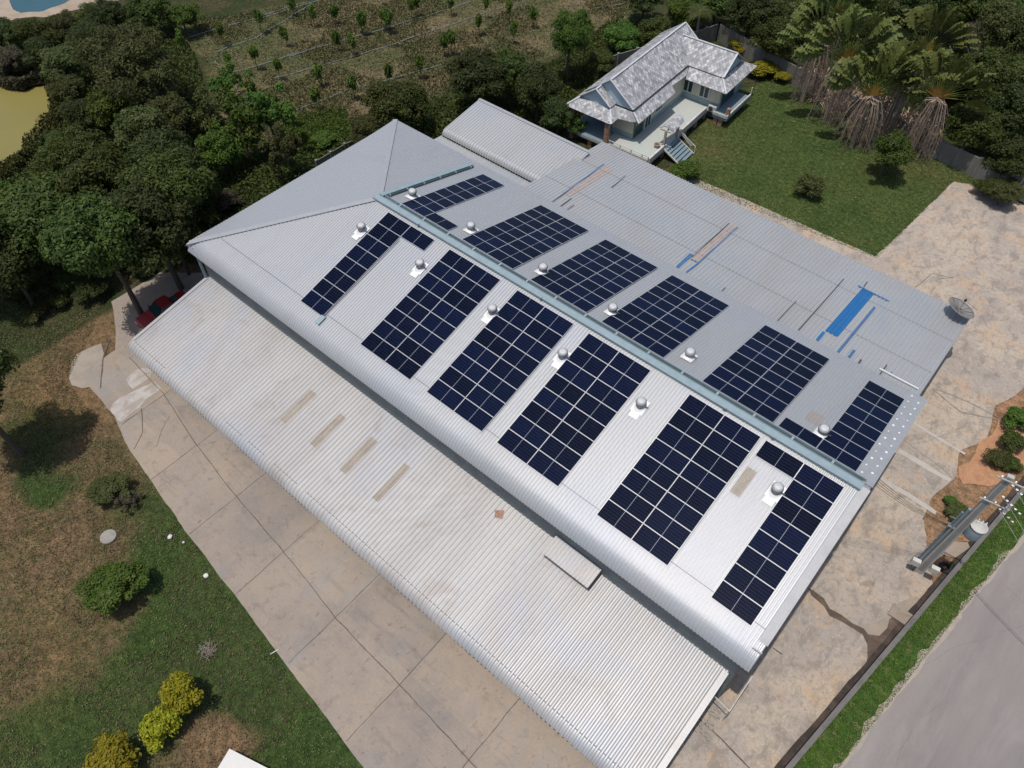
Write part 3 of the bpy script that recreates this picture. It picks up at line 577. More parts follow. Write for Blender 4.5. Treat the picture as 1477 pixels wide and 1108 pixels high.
# ------------------------------------------------------------------ front lean-to
lt = empty('lean_to_shed', (-10.9, -14, 0), 'low lean-to shed with weathered silver roof along the front of the warehouse', 'shed')
TC = .183; aC = math.atan(TC)
def zC(y): return 4.2-TC*(-10.3-y)
def pathC(x): return [(-10.29, zC(-10.29), -math.sin(aC), math.cos(aC)), (-17.35, zC(-17.35), -math.sin(aC), math.cos(aC))]+arc(-17.42, zC(-17.42), math.degrees(aC), 64, .85, -1)
rc = sub(corrug('roof', -33.8, 12.0, pathC, M['roof_low'], None, pitch=.3, h=.066), lt)
k = 0
for (x0, x1, y0, y1) in ((-19.47, -18.8, -12.25, -15.05), (-16.42, -15.7, -12.27, -15.0), (-13.43, -12.7, -12.2, -15.06), (-10.33, -9.7, -12.2, -15.1)):
    o = corrug('translucent_sheet', x0, x1, lambda x: [(y0, zC(y0), -math.sin(aC), math.cos(aC)), (y1, zC(y1), -math.sin(aC), math.cos(aC))], M['tan_sheet'], None, pitch=.3, h=.066, lift=.01); sub(o, lt)
m = MB(); m.add([(-3.6, -11.1, zC(-11.1)+.07), (-3.15, -10.75, zC(-10.75)+.07), (-2.9, -11.25, zC(-11.25)+.07), (-3.35, -11.45, zC(-11.45)+.07)], [(0, 3, 2, 1)]); sub(m.build('rust_patch', stained('rust', (.36, .2, .14), [(4, .4, .6, (.2, .12, .09), .8, None)])), lt)
m = MB()
for x0, x1 in ((-33.5, -29.6), (-22.3, -20.6), (-19.9, -18.2), (-17.2, -14.8), (-14.0, 11.6)): m.add([(x0, -17.40, zC(-17.4)+.06), (x1, -17.40, zC(-17.4)+.06), (x1, -17.45, zC(-17.45)+.06), (x0, -17.45, zC(-17.45)+.06)], [(0, 3, 2, 1)])
sub(m.build('lap_line', M['wall_dark']), lt); m = MB(); m.add([(5.3, -11.1, zC(-11.1)+.06), (5.36, -11.1, zC(-11.1)+.06), (5.36, -13.1, zC(-13.1)+.06), (5.3, -13.1, zC(-13.1)+.06)], [(0, 3, 2, 1)])
sub(m.build('lap_line', M['wall_dark']), lt)
m = MB(); m.add([(11.75, -10.4, zC(-10.4)+.062), (12.04, -10.4, zC(-10.4)+.062), (12.04, -17.4, zC(-17.4)+.062), (11.75, -17.4, zC(-17.4)+.062)], [(0, 3, 2, 1)]); m.box(12.02, 12.05, -17.4, -10.4, 2.7, 2.8)
m.add([(-33.82, -10.4, zC(-10.4)+.062), (-33.55, -10.4, zC(-10.4)+.062), (-33.55, -17.4, zC(-17.4)+.062), (-33.82, -17.4, zC(-17.4)+.062)], [(0, 3, 2, 1)])
sub(m.build('verge_flashing', M['roof_low']), lt)
m = MB(); m.box(-33.4, 11.7, -17.3, -17.2, 0, 2.75); m.box(-33.4, -33.3, -17.2, -13.5, 0, 2.7); m.box(11.6, 11.7, -17.2, -10.3, 0, 2.75); sub(m.build('wall', M['wall_dark']), lt)
# raised box on the lean-to
bx_ = empty('roof_box', (2.1, -10.9, zC(-10.9)), 'small raised corrugated roof box on the front lean-to under the main eave', 'roof box')
aX = math.atan(.2)
sub(corrug('lid', .45, 3.72, lambda x: [(-10.35, 4.92, -.2, .98), (-11.62, 4.64, -.2, .98)], M['roof_low'], None, pitch=.22, h=.05), bx_)
m = MB(); m.add([(x, y, z) for x in (.5, 3.66) for y, z in ((-10.31, zC(-10.31)), (-10.31, 4.9), (-11.36, 4.65), (-11.36, zC(-11.36)))], [(0, 1, 2, 3), (7, 6, 5, 4), (2, 6, 7, 3), (1, 5, 6, 2)]); sub(m.build('side_board', simple('box_board', (.13, .11, .105), .8)), bx_)
# pipe frame and clutter at the right end gap
m = MB(); z = 1.9
for a, b in (((12.0, -10.95, z), (13.1, -11.1, z)), ((13.1, -11.1, z), (13.1, -8.9, z+.5)), ((13.1, -11.1, z), (13.1, -11.1, 0)), ((12.1, -10.95, z), (12.1, -10.95, 0))): m.tube([a, b], .03, 6)
tag(m.build('pipe_rack', M['box_white']), 'thin white pipe frame outside the gap at the lean-to right end', 'pipe rack')
# ------------------------------------------------------------------ rear sheds
rs = empty('rear_shed', (-4.5, 17, 0), 'wide rear shed with patched grey corrugated roof behind the warehouse', 'shed')
TD = .125; aD = math.atan(TD)
def zD(y): return 5.85-TD*(y-11)
# calibrate : z=5.6 at y=12.6, 4.2 at y=23.8
def pathD(x): return [(10.9, zD(10.9), math.sin(aD), math.cos(aD)), (23.75-.0*x, zD(23.75), math.sin(aD), math.cos(aD))]
sub(corrug('roof', -21.3, 12.3, pathD, M['roof_rear'], None, pitch=.3, h=.065), rs)
m = MB(); m.box(-21.0, 12.1, 23.3, 23.4, 0, 4.1); m.box(12.0, 12.1, 10.2, 23.3, 0, 5.6-1.5); m.box(-21.1, -21.0, 10.2, 23.4, 0, 4.1); sub(m.build('wall', M['wall_dark']), rs)
nD = (0, math.sin(aD), math.cos(aD)); cD = nD[1]*11+nD[2]*5.85
def onD(u, v): return unp(u, v, nD, cD)
def z3(a, b): return 740+a/3.6925, b/3.6925
def z7(a, b): return 740+a/3.6925, 270+b/3.6925
def z8(a, b): return 1077+a/3.6925, 270+b/3.6925
def patchD(name, pts, mat, lift=.012):
    P = np.array([onD(*q) for q in pts]); x0, x1 = (P[0, 0]+P[3, 0])/2, (P[1, 0]+P[2, 0])/2; y1, y0 = (P[0, 1]+P[1, 1])/2, (P[2, 1]+P[3, 1])/2
    o = corrug(name, min(x0, x1), max(x0, x1), lambda x: [(y0, zD(y0), nD[1], nD[2]), (y1, zD(y1), nD[1], nD[2])], mat, None, pitch=.3, h=.065, lift=lift+.005); return sub(o, rs)
patchD('rusty_sheet', [z3(485, 880), z3(520, 900), z3(315, 1060), z3(275, 1030)], M['rust_sheet'])
patchD('rusty_sheet', [z7(1150, 195), z7(1195, 218), z7(985, 405), z7(945, 385)], M['rust_sheet'])
patchD('blue_tarp', [z8(608, 540), z8(680, 575), z8(480, 800), z8(420, 770)], M['blue_paint'], .02)
def seal(pts, wd, mat):
    m = MB(); P = [onD(*q) for q in pts]
    for a, b in zip(P[:-1], P[1:]): m.obox((a[0], a[1]+.0, a[2]+.08), (b[0], b[1], b[2]+.08), wd, .015, nD)
    o = m.build('sealant_strip', mat); sub(o, rs)
for pts, wd, mt in (([z3(485, 878), z3(270, 1035)], .1, 'blue_seal'), ([z3(270, 1035), z3(205, 1085)], .08, 'sealant'), ([z3(310, 1060), z3(250, 1105)], .07, 'sealant'), ([z3(600, 940), z3(525, 1003)], .06, 'sealant'), ([z7(325, 100), z7(285, 128)], .07, 'sealant'),
    ([z7(1150, 195), z7(950, 380)], .07, 'sealant'), ([z7(1195, 218), z7(985, 408)], .1, 'blue_seal'), ([z7(950, 360), z7(870, 435)], .28, 'blue_seal'), ([z7(985, 408), z7(920, 458)], .12, 'blue_seal'), ([z7(1130, 538), z7(1108, 560)], .06, 'sealant'), ([z7(945, 387), z7(985, 405)], .06, 'blue_seal'),
    ([z8(515, 493), z8(275, 765)], .07, 'sealant'), ([z8(262, 610), z8(163, 715)], .05, 'sealant'), ([z8(640, 508), z8(622, 535)], .08, 'sealant'), ([z8(590, 528), z8(757, 612)], .13, 'blue_seal'), ([z8(410, 775), z8(372, 820)], .2, 'blue_paint'), ([z8(680, 642), z8(485, 880)], .16, 'blue_seal'),
    ([z8(572, 872), z8(542, 912)], .2, 'blue_seal'), ([z8(608, 922), z8(595, 940)], .12, 'sealant'), ([z8(745, 950), z8(708, 1000)], .08, 'sealant'), ([z8(770, 990), z8(758, 1008)], .1, 'blue_seal')): seal(pts, wd, M[mt])
for y in (15.2, 19.6):
    m = MB(); m.add([(-21.2, y, zD(y)+.066), (12.2, y, zD(y)+.066), (12.2, y+.035, zD(y+.035)+.066), (-21.2, y+.035, zD(y+.035)+.066)], [(0, 1, 2, 3)]); sub(m.build('lap_line', M['bound']), rs)
# raised side shed with rolled eave
ss = empty('side_shed', (-27.5, 18, 0), 'pale shed with rolled near eave behind the left end of the warehouse', 'shed')
def pathS(x): a = math.atan(.16); return [(20.7, 5.0, -math.sin(a), math.cos(a)), (16.1, 5.0-.16*4.6, -math.sin(a), math.cos(a))]+arc(16.0, 5.0-.16*4.7, math.degrees(a), 80, .6, -1)
sub(corrug('roof', -33.8, -20.6, pathS, M['roof_rear'], None, pitch=.3, h=.065), ss)
m = MB(); m.box(-33.5, -20.9, 15.7, 15.8, 0, 3.7); m.box(-33.5, -33.4, 15.8, 20.6, 0, 4.2); m.box(-33.4, -20.9, 20.5, 20.6, 0, 4.85); m.box(-21.0, -20.9, 15.8, 20.5, 0, 4.2); sub(m.build('wall', M['wall_dark']), ss)
m = MB(); m.obox((-33.8, 20.72, 5.06), (-20.6, 20.72, 5.06), .3, .04); sub(m.build('ridge_cap', M['trim']), ss)
# low link roof in the valley
lr = empty('link_roof', (-28, 13, 0), 'narrow low roof strip of patched grey sheets between warehouse and side shed', 'roof')
sub(corrug('sheet', -34.0, -21.35, lambda x: [(15.6, 3.55, -.05, 1), (10.2, 3.95, -.05, 1)], M['roof_rear'], None, pitch=.6, h=.02), lr)
for x0, x1, y0, y1 in ((-31.0, -29.6, 13.6, 14.6), (-24.4, -23.4, 13.8, 14.5)):
    m = MB(); z_ = lambda y: 3.95-(y-10.2)*.074+.05; m.add([(x0, y0, z_(y0)), (x1, y0, z_(y0)), (x1, y1, z_(y1)), (x0, y1, z_(y1))], [(0, 1, 2, 3)]); sub(m.build('patch', M['tan_sheet']), lr)
m = MB(); m.box(-33.9, -21.4, 10.2, 10.4, 0, 3.7); m.box(-33.9, -33.8, 10.4, 15.5, 0, 3.4); sub(m.build('wall', M['wall_dark']), lr)
# satellite dish
dq = un(1385, 445, 5.2); ds = empty('satellite_dish', (dq[0], dq[1], 0), 'large dark mesh satellite dish beyond the rear shed corner', 'satellite dish')
m = MB(); m.lathe([(.001, 0), (.3, .02), (.6, .08), (.9, .18), (1.15, .30), (1.15, .335), (.9, .215), (.6, .115), (.3, .05), (.001, .03)], (0, 0, 0), 32)
for k in range(12):
    t = k*math.pi/6; m.obox((.1*math.cos(t), .1*math.sin(t), .03), (1.14*math.cos(t), 1.14*math.sin(t), .33), .025, .03)
o = m.build('reflector', M['mesh_dish'], ds, True); o.location = (0, 0, 5.0); o.rotation_euler = (R(-14), R(14), 0); o.scale = (.92, .92, .8)
m = MB()
for k in range(3): t = k*2.094+.5; m.tube([(1.1*math.cos(t), 1.1*math.sin(t), 5.3), (0, 0, 6.0)], .012, 5)
m.lathe([(.001, 6.12), (.09, 6.1), (.09, 5.95), (.001, 5.93)], (0, 0, 0), 10); m.build('feed_horn', M['cable'], ds)
m = MB(); m.tube([(0, 0, 4.15), (0, 0, 5.02)], .05, 8); m.build('mast', M['trim'], ds)
# ------------------------------------------------------------------ bungalow
KH = 1.0335
hs = empty('bungalow', (-18.376, 40.19, 0), 'cream bungalow on piers with steep grey diamond-tiled roofs and open deck', 'house', None, R(3)); D0 = 1.1
def hb(name, mb, mat, parent=None):
    V = [(x*KH, y*KH, (z*KH+D0)) for x, y, z in mb.v]; return raw(name, V, mb.f, mat, parent or hs)
EZ, BZ, CR, LR = 2.3, 2.92, 4.6, 5.1
m = MB()
m.box(-9.3, -4.0, -7.6, 4.2, 0, 2.5); m.box(-6.3, -4.0, -9.66, -7.6, 0, 2.35); m.box(-4.0, 0, 0, 5.2, 0, 2.5); wallh = hb('wall', m, M['cream'])
m = MB(); m.box(-4.03, .03, -.03, 5.2, 0, .55); m.box(-6.33, -3.97, -9.69, -7.6, 0, .5); m.box(-9.33, -3.97, -7.63, -.03, 0, .5); hb('plinth_band', m, M['plinth'], None)
def slab(m, pts, t=.08):
    a, b, c = (np.array(p, float) for p in pts[:3]); n = np.cross(b-a, c-a); n /= np.linalg.norm(n)
    if n[2] < 0: pts = pts[::-1]; n = -n
    m.poly(pts, t, n)
# upper roofs
m = MB(); u0, u1, um = -9.6, -4.2, -6.9; yN, yF = -9.8, 4.0
slab(m, [(um, yN, LR), (um, yF, LR), (u0, yF, BZ+.12), (u0, yN, BZ+.12)]); slab(m, [(um, yN, LR), (um, yF, LR), (u1, yF, BZ+.12), (u1, yN, BZ+.12)])
hb('long_wing_roof', m, M['tile'])
m = MB(); c0, c1, cm = .45, 4.75, 2.6
slab(m, [(-6.9, cm, CR), (-.25, cm, CR), (-.25, c0, BZ+.12), (-5.2, c0, BZ+.12)]); slab(m, [(-6.9, cm, CR), (-.25, cm, CR), (-.25, c1, BZ+.12), (-5.2, c1, BZ+.12)])
hb('cross_wing_roof', m, M['tile'])
m = MB(); g0, g1, gm_ = -9.5, -6.1, -7.8; GR = 4.3
slab(m, [(gm_, -10.75, GR), (gm_, -9.2, GR), (g0, -9.2, BZ+.1), (g0, -10.75, BZ+.1)]); slab(m, [(gm_, -10.75, GR), (gm_, -9.2, GR), (g1, -9.2, BZ+.1), (g1, -10.75, BZ+.1)]); hb('front_gable_roof', m, M['tile'])
# skirt roofs
m = MB(); e = EZ
slab(m, [(u1+.15, .35, BZ), (u1+.15, -9.9, BZ), (-3.15, -10.3, e), (-3.15, -3.6, e), (-3.75, -3.3, 2.71), (-3.65, -.75, 2.64)])
slab(m, [(u1+.15, .5, BZ), (-.1, .5, BZ), (.85, -.8, e), (-3.65, -.75, e)])
slab(m, [(-.35, .5, BZ), (-.35, 4.7, BZ), (.85, 5.9, e), (.85, -.8, e)])
slab(m, [(u1+.15, 4.7, BZ), (-.35, 4.7, BZ), (.85, 5.9, e), (-4, 5.9, e)])
slab(m, [(u0+.1, yF, BZ), (u0+.1, -10.6, BZ), (-10.35, -11.9, e), (-10.35, 5.2, e)])
slab(m, [(u0+.1, -10.6, BZ), (-6.2, -10.6, BZ), (-5.15, -12.0, e), (-10.35, -11.9, e)])
slab(m, [(-6.2, -10.6, BZ), (-6.2, -9.9, BZ), (-5.15, -10.75, e), (-5.15, -12.0, e)])
slab(m, [(-6.2, -9.9, BZ), (u1+.15, -9.9, BZ), (-3.85, -10.45, e), (-5.15, -10.75, e)])
slab(m, [(u1+.15, -9.9, BZ), (-3.15, -9.9, e), (-3.85, -9.35, e), (-3.85, -10.45, e)])
slab(m, [(u0, yF, BZ), (u1, yF, BZ), (-4, 5.9, e), (-10.35, 5.2, e)])
hb('skirt_roof', m, M['tile'])
m = MB()
for a, b in (((um, yN, LR), (um, yF, LR)), ((-6.9, cm, CR), (-.25, cm, CR)), ((um, yN-.02, LR), (u0, yN-.02, BZ+.15)), ((um, yN-.02, LR), (u1, yN-.02, BZ+.15)), ((um, yF, LR), (u1, yF, BZ+.15)), ((um, yF, LR), (u0, yF, BZ+.15)), ((-.25, cm, CR), (-.25, c0, BZ+.15)), ((-.25, cm, CR), (-.25, c1, BZ+.15)), ((gm_, -10.75, GR), (gm_, -9.9, GR)), ((gm_, -10.77, GR), (g0, -10.77, BZ+.12)), ((gm_, -10.77, GR), (g1, -10.77, BZ+.12)), ((-.35, .5, BZ), (.85, -.8, e)), ((u1+.15, -9.9, BZ), (-3.15, -10.3, e)), ((-6.2, -10.6, BZ), (-5.15, -12, e)), ((u0+.1, -10.6, BZ), (-10.35, -11.9, e))):
    m.obox((a[0], a[1], a[2]+.05), (b[0], b[1], b[2]+.05), .17, .07)
hb('ridge_tiles', m, simple('pale_ridge_tile', (.45, .46, .47), .6, 0, .2, 3))
m = MB(); m.add([(-.42, c0+.15, BZ), (-.42, c1-.15, BZ), (-.42, cm, CR-.12)], [(0, 1, 2)]); m.add([(g0+.1, -10.6, BZ), (g1-.1, -10.6, BZ), (gm_, -10.6, GR-.1)], [(0, 1, 2)]); m.add([(u0+.1, yN+.12, BZ), (u1-.1, yN+.12, BZ), (um, yN+.12, LR-.1)], [(0, 1, 2)]); m.add([(u0+.1, yF-.12, BZ), (u1-.1, yF-.12, BZ), (um, yF-.12, LR-.1)], [(2, 1, 0)]); [hb('gable_board', type('q', (), {'v': m.v[i*3:i*3+3], 'f': [[0, 1, 2]]}), M['gable']) for i in range(4)]
m = MB(); m.box(u1+.08, u1+.14, -9.8, .4, BZ-.05, BZ+.08); m.box(-4.1, -.25, c0+.06, c0+.1, BZ-.05, BZ+.08); hb('shadow_gap', m, M['dark_slot'])  # dark strips painted in as the shadow gap below the upper roofs
# windows
def window(x0, x1, y0, y1, z0, z1, nrm, panes, fm='grey_frame'):
    m = MB(); ax = 0 if nrm in ('y-',) else 1
    if nrm == 'y-': m.box(x0-.07, x1+.07, y0-.06, y0-.004, z0-.07, z1+.07)
    else: m.box(x0+.004, x0+.06, y0-.07, y1+.07, z0-.07, z1+.07)
    fr_ = hb('window', m, M[fm]); g_ = MB()
    for k in range(panes):
        if nrm == 'y-':
            wdt = (x1-x0)/panes; g_.box(x0+k*wdt+.05, x0+(k+1)*wdt-.05, y0-.075, y0-.062, z0+.02, z1-.02)
        else:
            wdt = (y1-y0)/panes; g_.box(x0+.062, x0+.075, y0+k*wdt+.05, y0+(k+1)*wdt-.05, z0+.02, z1-.02)
    hb('pane', g_, M['glass'], fr_)
window(-4.0+.0, -3.0, -.03, 0, .75, 1.95, 'y-', 2); window(-2.2, -1.2, -.03, 0, .75, 1.95, 'y-', 2)
m = MB(); m.box(-4.0, -3.0, -.09, -.035, 2.05, 2.35); m.box(-2.2, -1.2, -.09, -.035, 2.05, 2.35); hb('transom', m, M['dark_slot'])
window(.03, 0, .5, 3.2, .15, 2.1, 'x+', 3, 'teal'); window(-3.97, 0, -9.5, -7.9, .1, 2.1, 'x+', 4, 'teal'); window(-3.97, 0, -7.5, -6.5, .1, 2.1, 'x+', 2); window(-3.97, 0, -5.6, -4.4, .9, 1.9, 'x+', 3); window(-9.0, -7.0, -7.63, 0, .2, 2.1, 'y-', 3)
# deck
m = MB(); m.box(-9.9, -.73, -11.9, -9.7, -.28, 0); m.box(-3.97, -.73, -9.7, -.03, -.28, 0); m.box(-9.9, -6.33, -9.7, -7.63, -.28, 0); hb('deck', m, M['deck'])
m = MB(); m.box(-9.9, -5.9, -11.88, -7.7, .003, .02); hb('porch_floor', m, M['deck_blue'])
m = MB(); m.box(.04, 1.6, -1.0, 4.2, -.28, 0); hb('balcony', m, M['deck_blue'])
m = MB()
m.box(-.88, -.70, -6.7, -.9, 0, .42); m.box(-.88, -.70, -11.9, -9.2, 0, .42); m.box(-5.0, -.88, -12.0, -11.85, 0, .3); m.box(-2.3, -.7, -.95, -.8, 0, .42) if False else None
for y0 in (-11.95,): m.obox((-5.2, y0, .62), (-.8, y0, .62), .07, .05)
for x in (-5.1, -3.9, -2.7, -1.5, -.85): m.box(x-.04, x+.04, -11.98, -11.9, .3, .62)
hb('parapet', m, M['rail'])
m = MB(); m.box(1.5, 1.62, -1.0, 4.2, 0, .32); m.box(.04, 1.5, -1.05, -.95, 0, .3); m.obox((1.56, 4.1, 0), (1.56, 4.1, 1.0), .1, .1, (1, 0, 0)); hb('balcony_rail', m, M['rail'])
m = MB(); m.box(1.3, 1.62, -.8, -.5, 0, .85); m.lathe([(.16, .85), (.19, .92), (.001, 1.05)], (1.46, -.65, 0), 10); hb('balcony_pier', m, M['brick'])
for x, y in [(x, -11.55) for x in (-9.6, -7.4, -5.2, -3, -1)]+[(-1.05, y) for y in (-8.9, -6.7, -4.6, -2.5, -.6)]+[(.4, -.7), (.9, -.7), (1.2, 3.8)]:
    m = MB(); m.box(x-.2, x+.2, y-.2, y+.2, -1.07, -.28); hb('brick_pier', m, M['brick'])
m = MB(); m.box(-9.3, -1.5, -11.2, .0, -1.07, -.3); m.box(-9.3, -.1, .05, 5.1, -1.07, -.01); hb('void_shade_fill', m, M['wall_dark'])  # solid dark blocks stand in for the shaded void under the floors
for q in ((-5.85, -5.45, -11.85, -11.45), (-9.8, -9.5, -11.7, -11.4)): m = MB(); m.box(*q, 0, 2.4); hb('porch_pillar', m, M['brick'])
st = MB()
for k in range(6):
    x0 = -.7+k*.32; zt = -.02-k*.17; st.box(x0, x0+.33, -9.15, -6.75, zt-.06, zt)
sth = hb('stairs', st, M['deck_blue']); m = MB()
for y in (-9.2, -6.7): m.obox((-.7, y, .0), (1.25, y, -1.0), .09, .14)
m.obox((-.7, -6.65, .8), (1.3, -6.65, -.25), .06, .06); m.obox((1.3, -6.65, -.25), (1.3, -6.65, -1.05), .08, .08, (1, 0, 0)); m.obox((-.2, -6.65, .5), (.9, -6.65, -.3), .03, .3)
hb('handrail', m, M['rail'], sth)
# entry canopy over the stair head
for q in ((-1.0, -.8, -9.1, -8.9, 0, 1.75), (-.95, -.75, -6.75, -6.5, 0, 1.5)): cp = MB(); cp.box(*q); hb('canopy_post', cp, simple('old_wood_post', (.34, .27, .22), .8, 0, .2))
cp = MB(); cp.obox((-1.5, -9.0, 1.78), (-.4, -9.0, 1.78), .1, .1); cp.obox((-.9, -9.0, 1.72), (-.9, -6.5, 1.72), .1, .1); hb('canopy_beam', cp, simple('old_wood_beam', (.3, .25, .2), .8, 0, .2))
cp = MB(); slab(cp, [(-1.75, -8.9, 1.75), (-1.4, -6.1, 1.75), (-.85, -6.2, 2.1), (-1.15, -8.8, 2.1)], .06); slab(cp, [(-.3, -8.7, 1.75), (-.35, -6.6, 1.75), (-.85, -6.2, 2.1), (-1.15, -8.8, 2.1)], .06); hb('canopy_roof', cp, M['tile'])
def hl(x, y, z): c, s = math.cos(R(3)), math.sin(R(3)); return (-18.376+KH*(x*c-y*s), 40.19+KH*(x*s+y*c), z*KH+D0)
pt = empty('flower_pot', hl(-1.45, -9.3, 0), 'round clay pot on the bungalow deck beside the stair post', 'pot')
m = MB(); m.lathe([(.001, 0), (.2, 0), (.3, .3), (.33, .35), (.27, .36), (.24, .3), (.001, .28)], (0, 0, 0), 14); m.build('bowl', M['pot'], pt); m = MB(); m.lathe([(.001, .301), (.24, .3)], (0, 0, 0), 12); m.build('soil', M['joint'], pt)
ac = empty('air_conditioner', hl(-.35, -.4, -.15), 'white air conditioner unit against the bungalow cross wing wall', 'air conditioner', None, R(3))
m = MB(); m.box(-.45, .45, -.17, .17, 0, .62); m.build('casing', M['box_white'], ac)
m = MB(); m.lathe([(.24, 0), (.24, .02), (.001, .025)], (0, 0, 0), 16); o = m.build('fan_grille', M['dark_slot'], ac); o.rotation_euler.x = R(90); o.location = (-.12, -.172, .32)
# ------------------------------------------------------------------ walls and fences
def wall_run(name, pts, h, th, mat, label, cat, post=None, cap=None, z0=0, pmat=None, gapmat=None):
    a0 = Vector((*pts[0], 0)); e = empty(name, a0, label, cat)
    m = MB()
    for a, b in zip(pts[:-1], pts[1:]): m.obox((a[0], a[1], h/2), (b[0], b[1], h/2), th, h)
    sub(m.build('wall_panel', mat), e)
    if cap:
        m = MB()
        for a, b in zip(pts[:-1], pts[1:]): m.obox((a[0], a[1], h+.04), (b[0], b[1], h+.04), cap[0], .075)
        sub(m.build('coping', cap[1]), e)
    if post:
        for a, b in zip(pts[:-1], pts[1:]):
            a = Vector((*a, 0)); b = Vector((*b, 0)); n = int((b-a).length/post)+1
            for k in range(n):
                p = a+(b-a)*k/n; m = MB(); m.box(p.x-.13, p.x+.13, p.y-.13, p.y+.13, 0, h+.12); sub(m.build('post', pmat or mat), e)
    return e
wp = [(WX(y)+.0, y) for y in (-34, -11, .5, 15.5, 40)]
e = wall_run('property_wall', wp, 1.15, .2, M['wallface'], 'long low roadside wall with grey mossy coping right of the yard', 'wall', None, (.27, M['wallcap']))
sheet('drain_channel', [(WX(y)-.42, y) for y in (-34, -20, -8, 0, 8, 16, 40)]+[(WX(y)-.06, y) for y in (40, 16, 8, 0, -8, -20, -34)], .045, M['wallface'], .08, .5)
bt0 = lambda u, v: tuple(un(u, v, 2.0)[:2])
wall_run('boundary_wall', [bt0(1037.9, 33.9), bt0(1155, 99), bt0(1358.7, 202), bt0(1477, 258), bt0(1560, 300)], 2.0, .12, M['bound'], 'long weathered grey panel wall behind the bungalow lawn', 'wall', 2.6)
wall_run('boundary_wall', [bt0(1037.9, 33.9), bt0(1000, 47), bt0(892, 78), bt0(860, 88)], 2.0, .1, M['bound'], 'short mossy wall running behind and left of the bungalow', 'wall', 2.6)
wall_run('garden_fence', [tuple(un(456, 232, 1.2)[:2]), tuple(un(497, 208, 1.2)[:2]), tuple(un(560, 180, 1.2)[:2])], 1.2, .08, M['bound'], 'low dark grey fence below the round trees behind the hip roof', 'fence', 2.4)
# ------------------------------------------------------------------ utility pole
pb = un(1324, 824); ph = empty('utility_pole', (pb[0], pb[1], 0), 'tall concrete utility pole with transformer beside the roadside wall', 'utility pole', None, R(8)); H = 11.3
m = MB(); m.add([(sx*w_, sy*d_, z) for z, w_, d_ in ((0, .26, .15), (H, .17, .11)) for sx, sy in ((-1, -1), (1, -1), (1, 1), (-1, 1))], [(0, 1, 5, 4), (1, 2, 6, 5), (2, 3, 7, 6), (3, 0, 4, 7), (4, 5, 6, 7)])
m.build('shaft', M['pole'], ph)
m = MB()
for sy in (-1, 1): m.add([(sx*w_*.55, sy*(d_+.003), z) for z, w_, d_ in ((.4, .26, .148), (H-.1, .17, .11)) for sx in (-1, 1)], [(0, 1, 3, 2)])
m.build('recess_shade', M['pole_dark'], ph)  # flat panels on the shaft; the recess's shade is put into their colour
m = MB(); m.tube([(-.38, .0, .2), (-.33, 0, 7.6)], .09, 8); m.tube([(-.5, .1, .2), (-.46, .08, 7.0)], .06, 6); m.build('riser_pipe', M['trafo'], ph)
m = MB()
for k in range(9): m.obox((-.5, 0, 1.5+k*.6), (-.85, 0, 1.5+k*.6), .03, .03)
m.build('step_bolt', M['pole_dark'], ph)
m = MB(); m.lathe([(.001, 0), (.42, .02), (.44, .08), (.44, .95), (.40, 1.02), (.15, 1.1), (.001, 1.12)], (0, 0, 0), 18)
o = m.build('transformer', M['trafo'], ph, True); o.location = (.62, -.05, 5.6); b = MB(); b.lathe([(.47, 1.02), (.47, 1.06), (.2, 1.14), (.001, 1.15)], (0, 0, 0), 18); b.build('lid', M['trafo_top'], o)
for k in range(3):
    b = MB(); b.lathe([(.04, 0), (.07, .05), (.04, .1), (.07, .15), (.04, .2), (.03, .32), (.001, .33)], (-.2+k*.2, .12, 1.12), 8); b.build('bushing', M['porcelain'], o)
for z_, ln in ((9.0, 1.5), (H-.25, 1.7)):
    m = MB(); m.obox((-ln/2+.3, -.16, z_), (ln/2+.3, -.16, z_), .07, .07); ca_ = m.build('crossarm', M['pole'], ph)
    for k in range(3):
        i_ = MB(); xx = -ln/2+.5+k*(ln-.4)/2
        i_.lathe([(.025, 0), (.045, .03), (.025, .06), (.05, .1), (.025, .13), (.04, .16), (.001, .18)], (xx, -.16, z_+.05), 8); i_.build('insulator', M['porcelain'], ca_)
for x_, y_, z_ in ((-.55, -.25, .9), (.5, -.3, 1.1), (.15, .35, 1.8)):
    m = MB(); m.box(x_-.24, x_+.24, y_-.14, y_+.14, z_, z_+.5); m.build('meter_box', M['box_white'], ph)
m = MB(); m.box(-.6, .7, -.1, .1, 5.45, 5.55); m.build('support_bracket', M['trafo'], ph)
# strain insulators and wires crossing the road
for k, (pz, off) in enumerate(((11.1, .9), (9.9, .6), (8.9, .3))):
    a = Vector(un(*[(1460, 699), (1446, 715), (1436, 727)][k], pz)); b = a+Vector((9, -3.2, -1.0)); m = MB(); m.tube([a+(b-a)*t+Vector((0, 0, -1.2*math.sin(math.pi*t))) for t in (0, .2, .4, .6, .8, 1)], .011, 4)
    wi = tag(m.build('power_line', simple('bare_wire', (.45, .45, .43), .4, .5)), 'thin bare wire leaving the utility pole over the road, %s of three' % ('uppermost', 'middle', 'lowest')[k], 'wire', 'wires leaving the utility pole')
    for q in range(5):
        i_ = MB(); p = a+(b-a)*(.028*q+.006); i_.lathe([(.02, 0), (.07, .04), (.02, .08)], (p.x, p.y, p.z-.04), 8); i_.build('insulator_disc', M['porcelain'], wi)
hk = [unp(1292, 655, (1, 0, 0), 12.6)]
for k in range(4):
    a = Vector((12.75, 1.2+k*.22, 9.4-.05*k)); b = Vector((pb[0]-.2, pb[1]+.12*k, 5.4-.12*k)); m = MB(); m.tube([a+(b-a)*t+Vector((0, 0, -.35*math.sin(math.pi*t))) for t in [i/8 for i in range(9)]], .012, 5)
    tag(m.build('service_cable', M['cable']), 'black service cable sagging between utility pole and warehouse gable', 'cable', 'service cables from the utility pole')
